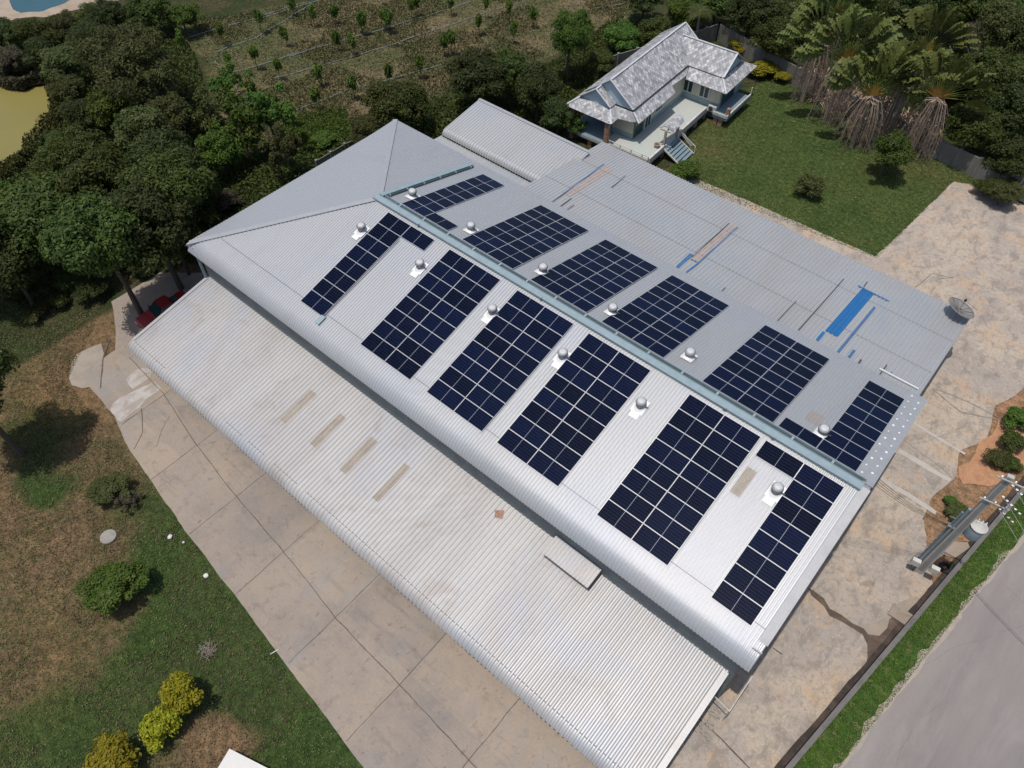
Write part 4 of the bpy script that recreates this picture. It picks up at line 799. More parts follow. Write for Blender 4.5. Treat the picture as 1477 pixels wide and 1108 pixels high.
tl = empty('tyre', (*un(1363, 820)[:2], 0), 'old black tyre lying against the roadside wall near the pole', 'tyre')
m = MB(); n_ = 18
for i in range(n_):
    pass
V = [((.3+.12*math.cos(b))*math.cos(a), (.3+.12*math.cos(b))*math.sin(a), .12+.11*math.sin(b)) for a in [2*math.pi*i/18 for i in range(18)] for b in [2*math.pi*q/8 for q in range(8)]]
raw('tread', V, [(i*8+q, ((i+1) % 18)*8+q, ((i+1) % 18)*8+(q+1) % 8, i*8+(q+1) % 8) for i in range(18) for q in range(8)], M['rubber'], tl, True)
sheet('concrete_slab', px([(1358, 800), (1370, 782), (1395, 783), (1398, 790), (1376, 806)]), .06, M['conc_l'], .03)
m = MB(); q = un(1306, 893); m.box(q[0]-.95, q[0]+.25, q[1]-.45, q[1]+.45, .03, .14); tag(m.build('drain_cover', M['conc_l']), 'grey concrete drain cover beside the wet channel at the roadside wall', 'drain cover')
# ------------------------------------------------------------------ red pickup
cr = empty('pickup_truck', (-36.9, -13.6, 0), 'red pickup truck parked in shade beside the lean-to left end', 'pickup truck', None, R(-4))
def loft(secs, name, mat, parent):
    V = []; n = len(secs[0])
    for s in secs: V += s
    Fc = [(i*n+k, i*n+(k+1) % n, (i+1)*n+(k+1) % n, (i+1)*n+k) for i in range(len(secs)-1) for k in range(n)]+[tuple(range(n))[::-1], tuple(range((len(secs)-1)*n, len(secs)*n))]
    return raw(name, V, Fc, mat, parent)
def sec(y, hw, z0, z1, tw): return [(-hw, y, z0), (hw, y, z0), (hw, y, z1-.15), (tw, y, z1), (-tw, y, z1), (-hw, y, z1-.15)]
loft([sec(-2.15, .72, .4, .8, .6), sec(-2.0, .84, .3, .95, .7), sec(-.75, .88, .28, 1.08, .78), sec(.8, .88, .28, 1.08, .8), sec(2.2, .86, .32, 1.05, .8)], 'body', M['red'], cr)
loft([sec(-.85, .80, 1.0, 1.1, .76), sec(-.2, .76, 1.05, 1.62, .62), sec(.75, .76, 1.05, 1.64, .62), sec(.95, .78, 1.05, 1.2, .74)], 'cab_glass', M['glass'], cr)
m = MB(); m.box(-.64, .64, -.15, .72, 1.61, 1.68); m.build('cab_roof', M['red'], cr)
m = MB(); m.box(-.72, .72, 1.02, 1.5, 1.055, 1.09); m.build('bed', M['dark_slot'], cr); m = MB(); m.box(-.8, .8, 1.5, 2.15, 1.06, 1.14); m.build('bed_cover', M['red'], cr)
for sx in (-1, 1):
    for y in (-1.4, 1.4):
        m = MB(); m.lathe([(.001, -.1), (.2, -.1), (.33, -.08), (.33, .08), (.2, .1), (.001, .1)], (0, 0, 0), 16); o = m.build('wheel', M['rubber'], cr); o.rotation_euler.y = R(90); o.location = (sx*.8, y, .33)
    m = MB(); m.box(sx*.5-.14, sx*.5+.14, -2.19, -2.1, .62, .76); m.build('headlight', M['porcelain'], cr)
    m = MB(); m.box(sx*.93-.09, sx*.93+.09, -.7, -.6, 1.05, 1.2); m.build('side_mirror', M['cable'], cr)
# ------------------------------------------------------------------ foliage
def rdir(n):
    d = rng.normal(size=(n, 3)); return d/np.linalg.norm(d, axis=1)[:, None]
def leaf_quads(P, N, size, droop=.25):
    n = len(P); N = N/np.linalg.norm(N, axis=1)[:, None]; t = np.cross(N, rdir(n)); t /= np.linalg.norm(t, axis=1)[:, None]; b = np.cross(N, t)
    s = (size*rng.uniform(.6, 1.35, n))[:, None]
    tip = P+t*s*1.15-N*s*droop
    return np.stack([P-t*s*.9, P+b*s*.5+N*s*.08, tip, P-b*s*.5+N*s*.08], 1)
def crown_mesh(seed, ncl, nl, size, flat=.8, spread=.75, csz=(.22, .38), lean=0):
    global rng; rng = np.random.default_rng(seed)
    d = rdir(ncl); d[:, 2] = np.where(d[:, 2] < -.75, -d[:, 2]*.5, d[:, 2]); lob = rdir(7); lob[:, 2] = abs(lob[:, 2])*.6; lf = .62+.55*np.clip((d@lob.T).max(1), 0, 1)**4; rr = spread*rng.uniform(.35, 1, ncl)**.6*lf; cc = d*rr[:, None]
    cs = rng.uniform(*csz, ncl)*(1.1-.35*rr); wgt = cs**2; ci = rng.choice(ncl, nl, p=wgt/wgt.sum()); dd = rdir(nl); dd[:, 2] = np.where(dd[:, 2] < -.6, -dd[:, 2], dd[:, 2])
    P = cc[ci]+dd*(cs[ci]*rng.uniform(.55, 1.12, nl))[:, None]; P[:, 2] *= flat
    N = dd*.8+rdir(nl)*.6+np.array([0, 0, .35]); return quads('crown', leaf_quads(P, N, size), M['leaf']), cc*np.array([1, 1, flat])
def trunk_mesh(cc, name='trunk', tr=.045, limbs=7, mat='bark'):
    m = MB(); m.tube([(0, 0, -1), (.02, .01, -.6), (-.02, .02, -.25), (0, 0, .1)], [tr*1.3, tr, tr*.8, tr*.5], 7)
    for c in cc[:limbs]: m.tube([(0, 0, -.45+random.random()*.2), tuple(c*.5+np.array([0, 0, -.18])), tuple(c*.95)], [tr*.55, tr*.35, tr*.12], 5)
    o = m.build(name, M[mat]); me_ = o.data; bpy.data.objects.remove(o); return me_
KIND = {}
def kind(k, variants, seed, **kw):
    KIND[k] = []
    for i in range(variants): me_, cc = crown_mesh(seed+i, **kw); KIND[k].append((me_, trunk_mesh(cc)))
kind('big', 3, 100, ncl=90, nl=26000, size=.029, flat=.85, csz=(.10, .26))
kind('fine', 2, 200, ncl=80, nl=22000, size=.023, flat=.75, csz=(.12, .28), spread=.85)
kind('mid', 3, 300, ncl=48, nl=15000, size=.037, flat=.9, csz=(.12, .30))
kind('small', 3, 400, ncl=22, nl=4200, size=.066, flat=.85, csz=(.25, .4))
kind('sparse', 2, 500, ncl=26, nl=3200, size=.052, flat=1.1, csz=(.12, .24), spread=.9)
kind('sapling', 3, 600, ncl=16, nl=620, size=.13, flat=1.0, csz=(.2, .35), spread=.6)
cnt = {}
def plant(name, k, u, v, r, hc, mat, label, cat='tree', group=None, rz=None, zs=None, xy=None, trunk='bark'):
    """crown centre seen at (u, v) at height hc, radius r"""
    p = un(u, v, hc) if xy is None else (*xy, 0); i = cnt[k] = cnt.get(k, -1)+1; cm_, tm = KIND[k][i % len(KIND[k])]
    rz = random.uniform(0, 6.28) if rz is None else rz; o = empty(name, (p[0], p[1], 0), label, cat, group, rz)
    zs = zs or min(r*1.12, hc*.98); c = link(bpy.data.objects.new('crown', cm_), o); c.location = (0, 0, hc); c.scale = (r*random.uniform(.9, 1.1), r*random.uniform(.9, 1.1), zs)
    c.material_slots[0].link = 'OBJECT'; c.material_slots[0].material = M[mat]
    t = link(bpy.data.objects.new('trunk', tm), o); t.location = (0, 0, hc); t.scale = (r*.9, r*.9, hc)
    t.material_slots[0].link = 'OBJECT'; t.material_slots[0].material = M[trunk]; return o
T = [
 # left wood, near to far
 ('tree', 'big', 70, 325, 5.8, 5.2, 'leaf', 'huge dark green tree nearest the left frame edge, above the bare ground'),
 ('tree', 'big', 150, 270, 5.0, 6.5, 'leaf', 'big deep green tree right of the huge left tree, above the shaded yard corner'),
 ('tree', 'big', 8, 300, 3.9, 4.6, 'leaf_bright', 'mid green tree on the near shore of the algae pond at the left edge'),
 ('tree', 'mid', 128, 225, 3.4, 4.4, 'leaf', 'rounded green tree at the right tip of the algae pond'),
 ('tree', 'big', 235, 245, 4.6, 5.5, 'leaf_dark', 'dark tree left of the hip roof corner, half in shade'),
 ('tree', 'big', 215, 318, 5.2, 7.2, 'leaf_dark', 'darkest tree overhanging the shaded yard left of the red pickup'),
 ('tree', 'big', 140, 338, 4.8, 8.6, 'leaf', 'low green tree at the lower tip of the left wood'),
 ('tree', 'big', 246, 268, 4.2, 8.0, 'leaf', 'tall green tree whose crown almost touches the hip roof left edge'),
 ('tree', 'big', 245, 335, 3.4, 4.6, 'leaf_dark', 'low black-green tree right beside the hip roof corner post'),
 ('tree', 'mid', 48, 48, 3.0, 2.6, 'leaf', 'green tree left of centre below the blue pond'),
 ('tree', 'mid', 92, 40, 2.8, 2.4, 'leaf_olive', 'olive tree directly under the pale pond bank'),
 ('tree', 'mid', 140, 22, 2.6, 2.4, 'leaf', 'green tree at the right end of the pond bank'),
 ('tree', 'mid', 8, 50, 2.8, 2.4, 'leaf_dark', 'dark tree at the left edge under the blue pond'),
 ('tree', 'mid', 90, 95, 3.2, 3.0, 'leaf_olive', 'olive brown tree between the feathery trees and algae pond'),
 ('tree', 'mid', 262, 25, 2.6, 2.2, 'leaf_bright', 'light green tree at the upper corner of the dry field'),
 ('tree', 'mid', 205, 190, 3.6, 4.5, 'leaf_olive', 'olive tree below the big feathery tree'),
 ('tree', 'mid', 285, 270, 2.6, 3.0, 'leaf', 'small bright tree close to the hip roof left edge'),
 ('tree', 'mid', 315, 215, 2.9, 3.2, 'leaf_bright', 'leafy mid green tree beside the thin bare-stemmed trees'),
 ('tree', 'fine', 190, 85, 6.6, 5.8, 'leaf_olive', 'wide feathery dark olive tree at upper left beside the dry field'),
 ('tree', 'fine', 128, 58, 3.6, 3.4, 'leaf_dark', 'feathery dark tree below the grey pond bank'),
 ('tree', 'mid', 62, 78, 2.8, 2.6, 'leaf_dark', 'dark green tree between the algae pond and blue pond'),
 ('tree', 'mid', 12, 88, 2.5, 2.2, 'leaf_purple', 'dusky brownish tree at the left edge above the algae pond'),
 ('tree', 'mid', 102, 128, 2.4, 2.2, 'leaf_olive', 'spiky olive thicket tree on the right shore of the algae pond'),
 ('tree', 'mid', 120, 165, 2.5, 2.4, 'leaf_dark', 'dark thicket tree leaning over the algae pond'),
 ('tree', 'mid', 165, 160, 3.2, 3.2, 'leaf_bright', 'fresh green tree under the feathery tree'),
 ('tree', 'mid', 245, 165, 3.0, 3.4, 'leaf_olive', 'yellowish olive tree in front of the feathery tree shade'),
 ('tree', 'mid', 84, 212, 2.0, 2.0, 'leaf', 'bushy tree right at the lower shore of the algae pond'),
 ('tree', 'mid', 215, 15, 3.8, 3.4, 'leaf', 'green tree at the top edge left of the dry field'),
 ('tree', 'mid', 160, 25, 3.0, 3.2, 'leaf_dark', 'dark tree at the top edge beside the pond bank'),
 ('tree', 'sparse', 345, 180, 3.4, 4.2, 'leaf_bright', 'airy light green tree with bare branches left of the hip roof'),
 ('tree', 'sparse', 385, 160, 3.0, 4.4, 'leaf_bright', 'thin light-leaved tree standing highest by the dry field edge'),
 ('tree', 'sparse', 330, 125, 2.6, 3.4, 'leaf_bright', 'airy bush tree at the near left corner of the dry field'),
 ('tree', 'sparse', 410, 215, 2.4, 3.4, 'leaf_olive', 'thin olive tree between the hip roof and the dry field'),
 ('tree', 'sparse', 300, 160, 2.6, 3.2, 'leaf_olive', 'sparse olive tree left of the airy light green tree'),
 ('tree', 'mid', 255, 300, 2.4, 2.4, 'leaf_dark', 'dark bush tree beneath the hip roof left corner'),
 ('tree', 'big', 10, 385, 4.0, 4.2, 'leaf_dark', 'dark tree at the left edge beside the brown patch'),
 ('tree', 'big', -55, 560, 4.4, 7.5, 'leaf', 'tall tree mostly outside the left frame edge throwing its shade on the grass'),
 ('tree', 'big', -50, 350, 5.0, 6, 'leaf_dark', 'tall dark tree just outside the left frame edge'),
 # behind the warehouse
 ('tree', 'big', 578, 150, 4.6, 3.8, 'leaf', 'large round glossy tree behind the hip corner'),
 ('tree', 'mid', 527, 190, 2.6, 2.4, 'leaf_olive', 'smaller round tree with bronze leaves left of the large glossy tree'),
 ('tree', 'big', 690, 108, 4.7, 4.0, 'leaf_dark', 'broad dark tree overhanging the side shed roof corner'),
 ('tree', 'big', 775, 128, 3.6, 4.0, 'leaf_dark', 'dark tree between the side shed and the bungalow'),
 ('tree', 'mid', 735, 105, 3.2, 4.0, 'leaf', 'green tree between two dark trees behind the side shed'),
 ('tree', 'big', 822, 48, 3.6, 5.6, 'leaf_bright', 'tall bright green tree standing above the rest left of the bungalow'),
 ('tree', 'mid', 805, 165, 2.4, 2.6, 'leaf_dark', 'small dark tree beside the bungalow porch'),
 ('tree', 'sparse', 832, 182, 1.2, 1.6, 'leaf_bright', 'slim green sapling in front of the bungalow porch'),
 ('tree', 'mid', 900, 55, 3.2, 2.2, 'leaf_bright', 'bushy green tree behind the bungalow long wing'),
 ('tree', 'mid', 945, 42, 3.0, 2.2, 'leaf', 'bushy dark tree behind the bungalow roof peak'),
 ('tree', 'mid', 985, 18, 3.2, 2.6, 'leaf_bright', 'green tree above the bungalow roof peak'),
 ('tree', 'mid', 870, 90, 2.4, 1.9, 'leaf', 'low tree by the mossy fence left of the bungalow'),
 ('tree', 'mid', 1035, 5, 3.8, 3.4, 'leaf', 'dark green tree at the top edge behind the wall corner'),
 ('tree', 'big', 1085, 18, 4.2, 4.0, 'leaf_dark', 'dark tree behind the weathered wall above the golden bush'),
 ('tree', 'big', 1130, 55, 3.8, 3.6, 'leaf', 'round green tree over the wall beside the leftmost fan palm'),
 ('tree', 'mid', 930, 0, 3.4, 2.6, 'leaf_dark', 'dark shrub tree at the top edge beyond the bungalow'),
 # right wood
 ('tree', 'big', 1230, -10, 4.6, 5.0, 'leaf_bright', 'bright green tree behind the left fan palms at the top edge'),
 ('tree', 'big', 1310, 20, 4.6, 5.0, 'leaf_dark', 'dark tree behind the middle fan palms at the top edge'),
 ('tree', 'big', 1385, 5, 4.6, 5.0, 'leaf', 'green tree at the top edge right of the fan palms'),
 ('tree', 'big', 1455, 45, 4.8, 5.0, 'leaf_olive', 'olive tree in the top right corner'),
 ('tree', 'big', 1425, 115, 4.4, 5.0, 'leaf', 'big green tree behind the bare grey shrub'),
 ('tree', 'big', 1470, 160, 4.6, 4.6, 'leaf_dark', 'large dark tree at the right edge above the grey wall'),
 ('tree', 'big', 1410, 185, 4.0, 3.8, 'leaf', 'rounded green tree right of the last fan palm'),
 ('tree', 'mid', 1378, 130, 3.0, 3.6, 'leaf_dark', 'dark tree just behind the rightmost fan palm'),
 ('tree', 'mid', 1455, 225, 3.0, 2.8, 'leaf_dark', 'dark bushy tree hanging over the right end of the grey wall'),
 ('tree', 'mid', 1170, 20, 3.2, 4.4, 'leaf_olive', 'olive tree behind the leftmost fan palm'),
 ('tree', 'mid', 1270, 60, 3.0, 4.0, 'leaf_dark', 'shaded tree among the fan palms'),
 # garden
 ('tree', 'mid', 1286, 215, 2.6, 2.9, 'leaf', 'round-crowned green tree alone on the lawn before the fan palms'),
]
for nm, k, u, v, r, hc, mt, lab in T: plant(nm, k, u, v, r, hc, mt, lab)
S = [
 ('shrub', 'mid', 128, 418, 1.7, 1.0, 'leaf_dark', 'dark shrub under the wood edge left of the shaded yard'),
 ('shrub', 'mid', 95, 405, 1.8, 1.1, 'leaf', 'green shrub under the wood edge above the bare ground'),
 ('shrub', 'mid', 60, 410, 1.8, 1.1, 'leaf_dark', 'dark shrub under the huge tree at the wood edge'),
 ('shrub', 'mid', 25, 425, 1.7, 1.0, 'leaf_olive', 'olive shrub at the wood edge close to the left frame'),
 ('shrub', 'mid', 200, 385, 1.5, .9, 'leaf_dark', 'black-green shrub behind the pickup at the shaded yard edge'),
 ('shrub', 'small', 1170, 266, 1.6, 1.2, 'leaf_olive', 'small olive green shrub alone on the bungalow lawn'),
 ('shrub', 'small', 990, 245, 1.6, 1.2, 'leaf_bright', 'bright green shrub at the foot of the bungalow stairs'),
 ('shrub', 'small', 1100, 98, 2.0, 1.0, 'leaf_yellow', 'golden spreading shrub right of the bungalow gable'),
 ('shrub', 'small', 1065, 62, 1.6, .9, 'leaf_yellow', 'golden shrub partly hidden behind the bungalow roof'),
 ('shrub', 'small', 1128, 110, 1.1, .7, 'leaf_yellow', 'small golden shrub at the right end of the golden hedge'),
 ('shrub', 'mid', 1450, 278, 2.2, 1.4, 'leaf_olive', 'yellow green shrub right of the driveway head'),
 ('shrub', 'mid', 1425, 270, 1.5, 1.1, 'leaf', 'green shrub left of the yellow green driveway shrub'),
 ('shrub', 'mid', 165, 842, 2.45, 1.5, 'leaf_bright', 'round glossy green bush alone on the dry lawn'),
 ('shrub', 'mid', 150, 708, 1.65, .9, 'leaf_olive', 'clipped olive bush beside the concrete yard edge'),
 ('shrub', 'sparse', 183, 722, 1.05, .6, 'leaf_purple', 'dark purplish low shrub touching the clipped olive bush'),
 ('shrub', 'small', 85, 433, .95, .7, 'leaf', 'small green shrub on the dry ground near the left wood'),
 ('shrub', 'small', 228, 1045, 1.3, 1.3, 'leaf_yellow', 'golden shrub, near half of the tall golden clump on the lawn'),
 ('shrub', 'small', 258, 1000, 1.45, 1.6, 'leaf_yellow', 'golden shrub, upper half of the tall golden clump on the lawn'),
 ('shrub', 'small', 162, 1098, 1.75, 1.3, 'leaf_yellow', 'golden shrub cut by the bottom frame edge'),
 ('shrub', 'small', 1470, 600, 1.3, 1.0, 'leaf_bright', 'bright shrub at the right frame edge above the orange soil'),
 ('shrub', 'small', 1462, 635, 1.2, .9, 'leaf', 'green shrub at the right frame edge below the bright shrub'),
 ('shrub', 'small', 1440, 660, 1.15, .7, 'leaf_olive', 'straggly shrub growing on the orange soil heap'),
 ('shrub', 'small', 1458, 668, 1.0, .6, 'leaf', 'small shrub on the orange soil beside the wall'),
 ('shrub', 'small', 1380, 735, .95, .5, 'leaf_olive', 'weedy low shrub between the yard edge and the pole'),
 ('shrub', 'small', 1372, 722, .6, .35, 'leaf_bright', 'tiny weed clump at the yard corner near the pole'),
 ('shrub', 'small', 330, 290, 1.6, 1.1, 'leaf_purple', 'rust-tinged shrub by the hip roof left edge'),
 ('shrub', 'small', 300, 310, 1.3, 1.0, 'leaf', 'green shrub between the hip roof edge and dark trees'),
 ('shrub', 'small', 420, 240, 1.3, .9, 'leaf_bright', 'broad-leaved green shrub near the grey garden fence'),
 ('shrub', 'small', 470, 200, 1.6, .8, 'leaf_bright', 'low bright green shrub before the dry field'),
 ('shrub', 'small', 50, 450, 1.3, .6, 'leaf_olive', 'low olive scrub left of the small green shrub'),
]
for nm, k, u, v, r, hc, mt, lab in S: plant(nm, k, u, v, r, hc, mt, lab, 'shrub')
# field saplings: rows follow the irrigation pipes
sp = [[(260, 55), (318, 45), (372, 25), (420, 5)], [(330, 88), (366, 78), (410, 48), (450, 20), (483, 18), (520, 28)], [(362, 130), (400, 95), (485, 55), (520, 30), (555, 22), (600, 2)], [(455, 140), (460, 104), (508, 60), (560, 28), (592, 8), (650, 2)], [(420, 165), (508, 120), (560, 103), (605, 92), (650, 55), (740, 42)], [(395, 150), (640, 60), (690, 30), (735, 12), (700, 5), (770, 20)]]
for ri, row in enumerate(sp):
    for ci, (u, v) in enumerate(row):
        plant('sapling', 'sapling', u, v, random.uniform(.65, .95), random.uniform(1.5, 2.0), random.choice(['leaf_sapling', 'leaf_sapling', 'leaf_bright']), '%s sapling from the left in the %s planted row of the dry field' % (ordn[ci], ordn[ri]), 'sapling', 'saplings in the dry field', zs=1.7)
hose = [[(250, 60), (300, 45), (345, 33), (420, 8)], [(310, 88), (342, 128)], [(310, 75), (370, 53), (450, 5)], [(395, 113), (460, 94), (520, 78), (590, 55), (650, 35), (720, 12), (760, 0)], [(416, 81), (475, 63), (540, 45), (600, 27), (680, 2)], [(420, 160), (500, 130), (560, 115), (640, 92)], [(330, 105), (380, 92), (430, 75)], [(370, 28), (440, 6), (460, 0)], [(860, 12), (900, 5)]]
hn = ['leftmost, beside the lone sapling', 'short one crossing at the near left corner', 'upper left, under two saplings', 'longest, crossing the whole field', 'second longest, nearer the top edge', 'nearest the round glossy tree', 'faint one left of centre', 'at the very top edge', 'short one beyond the tall tree']
for l_, q in zip(hose, hn):
    P = [un(u, v, .12) for u, v in l_]; pts = []
    for a, b in zip(P[:-1], P[1:]):
        k = max(2, int(np.linalg.norm(b-a)/1.5))
        for i in range(k): s_ = a+(b-a)*i/k; pts.append((s_[0]+random.uniform(-.12, .12), s_[1]+random.uniform(-.12, .12), random.uniform(.04, .14)))
    pts.append(tuple(P[-1])); m = MB(); m.tube(pts, .042, 5); tag(m.build('irrigation_pipe', M['hose']), 'thin grey irrigation pipe on the dry field, '+q, 'pipe', 'irrigation pipes on the dry field')
# coconut-like palm in the shade of the feathery tree
def frond(m, base, az, L_, rise, droop, w0=.5, n=12, leaflets=True):
    pts = []; 
    for i in range(n+1):
        t = i/n; r_ = L_*t*(1-.15*t); z = rise*L_*t-droop*L_*t*t; pts.append(Vector(base)+Vector((math.cos(az)*r_, math.sin(az)*r_, z)))
    sd = Vector((-math.sin(az), math.cos(az), 0))
    for i in range(1, n):
        t = i/n; w_ = w0*math.sin(math.pi*min(1, t*1.05+.08))+.05; d = (pts[i+1]-pts[i])
        for s in (-1, 1):
            a = pts[i]; b = pts[i]+d*.7; tip = pts[i]+sd*s*w_+d*.9+Vector((0, 0, -.3*w_)); m.add([a, b, tip+d*.1, tip], [(0, 1, 2, 3)])
    return pts
def palm(u, v, hc, L_, label, nf=16):
    p = un(u, v, hc); o = empty('palm_tree', (p[0], p[1], 0), label, 'palm'); m = MB()
    for k in range(nf): frond(m, (0, 0, hc), k*2.4+random.random()*.4, L_*random.uniform(.8, 1.1), random.uniform(.2, .7), random.uniform(.5, .9))
    m.build('crown', M['leaf_olive'], o); m = MB(); m.tube([(0, 0, 0), (.1, .05, hc*.5), (0, 0, hc)], [.2, .16, .13], 8); m.build('trunk', M['pale_bark'], o)
palm(212, 102, 6.0, 3.4, 'feather palm with drooping fronds inside the feathery tree at upper left'); palm(232, 128, 3.6, 2.6, 'short feather palm with yellowish fronds under the upper left trees')
palm(1010, 15, 4.2, 2.4, 'feather palm behind the bungalow roof peak')
# traveller's palms
def fan_palm(u, v, hb_, ax, label, sc=1.0, n=23, dead=38, lean=0):
    p = un(u, v, hb_); o = empty('fan_palm', (p[0], p[1], 0), label, 'palm', 'fan palms along the back wall', ax)
    lo = MB(); hi = MB(); bl = MB(); de = MB(); dg = MB()
    for k in range(n):
        th = R(-80+160*k/(n-1)); dx, dz = math.sin(th), math.cos(th); L1 = sc*random.uniform(2.0, 2.5); bow = random.uniform(-.1, .1)
        a = Vector((dx*.12, 0, hb_)); b = Vector((dx*L1*.45, bow*.5, hb_+dz*L1*.45)); c = Vector((dx*L1, bow, hb_+dz*L1*.97))
        lo.tube([a, (a+b)/2, b], [.075, .06, .045], 5); hi.tube([b, (b+c)/2, c], [.045, .035, .025], 5)
        L2 = sc*random.uniform(2.2, 2.9); d = Vector((dx, bow, dz)).normalized(); prev = c; m_ = 10; side = Vector((math.cos(th), 0, -math.sin(th)))*.35+Vector((0, 1, 0))*.9; side.normalize()
        tilt = random.uniform(-.7, .7); side = (Matrix.Rotation(tilt, 3, d) @ side)
        for i in range(m_):
            t = i/m_; g_ = d+Vector((dx*.7, 0, -1.0))*t*t*.9; g_.normalize(); nxt = prev+g_*L2/m_; w_ = sc*.72*math.sin(math.pi*(t*.86+.1))
            for s in (-1, 1):
                if random.random() < .1: continue
                tip = prev+side*s*w_+g_*.16+Vector((0, 0, -w_*random.uniform(.1, .55))); bl.add([prev, nxt, tip+g_*(L2/m_*.9), tip], [(0, 1, 2, 3)])
            prev = nxt
    for k in range(dead):
        az = random.uniform(-math.pi, math.pi); az = az*.9; r0 = random.uniform(.3, 1.2)*sc; L_ = random.uniform(.55, 1.0)*hb_
        dirx = math.cos(az)*1.5; diry = math.sin(az)*.9; z0 = hb_-random.uniform(0, .5)
        P = [Vector((0, 0, z0)), Vector((dirx*r0*.6, diry*r0*.6, z0-.1)), Vector((dirx*r0, diry*r0, z0-L_*.35)), Vector((dirx*r0*1.15, diry*r0*1.15, z0-L_*.7)), Vector((dirx*r0*1.2, diry*r0*1.2, max(.1, z0-L_)))]
        tgt = de if random.random() < .55 else dg; tgt.tube(P, [.05, .045, .04, .03, .015], 4)
        for i in range(2, 5):
            for q in range(9):
                a = P[i-1]+(P[i]-P[i-1])*(q/5); s = Vector((random.uniform(-1, 1), random.uniform(-1, 1), 0))*.42; tgt.add([a, a+Vector((0, 0, -.12)), a+s+Vector((0, 0, -.5)), a+s*.7+Vector((0, 0, -.35))], [(0, 1, 2, 3)])
    lo.build('stalk_base', M['frond_orange'], o); hi.build('stalk', M['frond_green'], o); bl.build('leaf_blades', M['leaf_blade'], o); de.build('dead_fronds', M['dead'], o); dg.build('dry_grey_fronds', M['dead_grey'], o)
    m = MB(); m.tube([(0, 0, 0), (0, 0, hb_*.5), (0, 0, hb_)], [.26, .22, .16], 8); m.build('trunk', M['dead_grey'], o)
fa = R(22)
fan_palm(1184.6, 60, 6.6, fa+.3, 'leftmost fan palm with bright orange stalk bases above the grey wall', .95)
fan_palm(1222, 86, 6.8, fa+.15, 'second fan palm from left, leaning leaves over brown fronds', 1.05)
fan_palm(1258, 138, 5.6, fa, 'middle fan palm with dull green stalks and the most dead fronds', 1.0, dead=52)
fan_palm(1303, 122, 6.2, fa+.1, 'fourth fan palm, set back with orange stalks', 1.0)
fan_palm(1352, 140, 6.4, fa-.2, 'rightmost fan palm with yellow stalks and a long brown skirt', 1.0, dead=46)
fan_palm(1210, 20, 5.2, fa+.3, 'rear fan palm at the top edge behind the leftmost one', .95, dead=10)
fan_palm(1335, 75, 5.0, fa-.3, 'rear fan palm behind the rightmost one', 1.0, dead=8)
# dead fronds heap along the wall foot
m = MB()
for k in range(1100):
    t = random.random(); q = un(1172+t*170+random.uniform(-12, 12), 125+t*78+random.uniform(-14, 16), .2); z = random.uniform(.1, 2.0); a = random.uniform(0, 6.28); L_ = random.uniform(.6, 1.6)
    p = Vector((q[0], q[1], z)); e_ = p+Vector((math.cos(a)*L_*.7, math.sin(a)*L_*.7, -min(z, L_*.6))); w_ = Vector((-math.sin(a), math.cos(a), 0))*.09; m.add([p-w_, p+w_, e_+w_*.4, e_-w_*.4], [(0, 1, 2, 3)])
tag(m.build('dead_frond_litter', M['dead']), 'brown heap of fallen palm fronds at the back wall foot', 'dead fronds', None, 'stuff')
# bare shrub
q = un(1412, 55, 3.6); o = empty('bare_shrub', (q[0], q[1], 0), 'leafless grey shrub standing before the right wood', 'shrub'); m = MB()
def branch(p, d, L_, r_, k):
    e_ = p+d*L_; m.tube([p, e_], [r_, r_*.6], 4, False)
    if k:
        for i in range(3 if k > 1 else 4): branch(e_, (d+Vector((random.uniform(-.6, .6), random.uniform(-.6, .6), random.uniform(-.2, .4)))).normalized(), L_*.75, r_*.6, k-1)
for i in range(6): branch(Vector((0, 0, 0)), Vector((random.uniform(-.35, .35), random.uniform(-.35, .35), 1)).normalized(), 1.7, .05, 4)
m.build('branches', M['pale_bark'], o)
# bare poles in the wood by the hip roof
for k, (u, v) in enumerate([(398, 235), (412, 232), (352, 215)]):
    q = un(u, v); m = MB(); m.tube([(0, 0, 0), (.1, 0, 2), (.0, .15, 4)], [.09, .07, .03], 6)
    for i in range(6): a = i*1.9; m.tube([(0, .05, 1.8+i*.3), (math.cos(a)*.7, math.sin(a)*.7, 2.8+i*.3)], [.03, .008], 4)
    o = tag(m.build('bare_tree', M['pale_bark']), 'thin leafless grey tree by the hip roof, %s' % ('tallest, left of the pair', 'right of the pair', 'alone further left')[k], 'tree'); o.location = (q[0], q[1], 0)
# undergrowth and grass as stuff
def scatter(name, label, n, poly, size, zr, mat, up=.6, keep=None, seed=1, amp=.0):
    global rng; rng = np.random.default_rng(seed); P = np.array(poly); lo, hi = P.min(0), P.max(0); X = rng.uniform(lo[0], hi[0], n*3); Y = rng.uniform(lo[1], hi[1], n*3); k = inpoly(X, Y, poly)
    if keep is not None: k &= keep(X, Y)
    X, Y = X[k][:n], Y[k][:n]; h = zr*(fbm(X, Y, 2.5, seed, 2)**1.5)*2; Z = rng.uniform(.2, 1, len(X))*h+.02
    Q_ = leaf_quads(np.stack([X, Y, Z], 1), rdir(len(X))+np.array([0, 0, up]), size, .2); o = link(bpy.data.objects.new(name, quads(name, Q_, mat))); tag(o, label, name.replace('_', ' '), None, 'stuff'); return o
WL = [(-90, 1), (-87, 12), (-80, 15.5), (-70, 12), (-60, 7), (-53, 5.5), (-46, 9), (-43, 22), (-38, 22), (-36, 12), (-36, -4), (-41, -9), (-46, -14), (-58, -22), (-70, -20), (-66, -12), (-68.5, -6), (-72, -2.5), (-78, -1.5), (-84, -4)]
scatter('undergrowth', 'dark green undergrowth filling the wood left of the warehouse', 60000, WL, .16, .9, M['leaf'], seed=11)
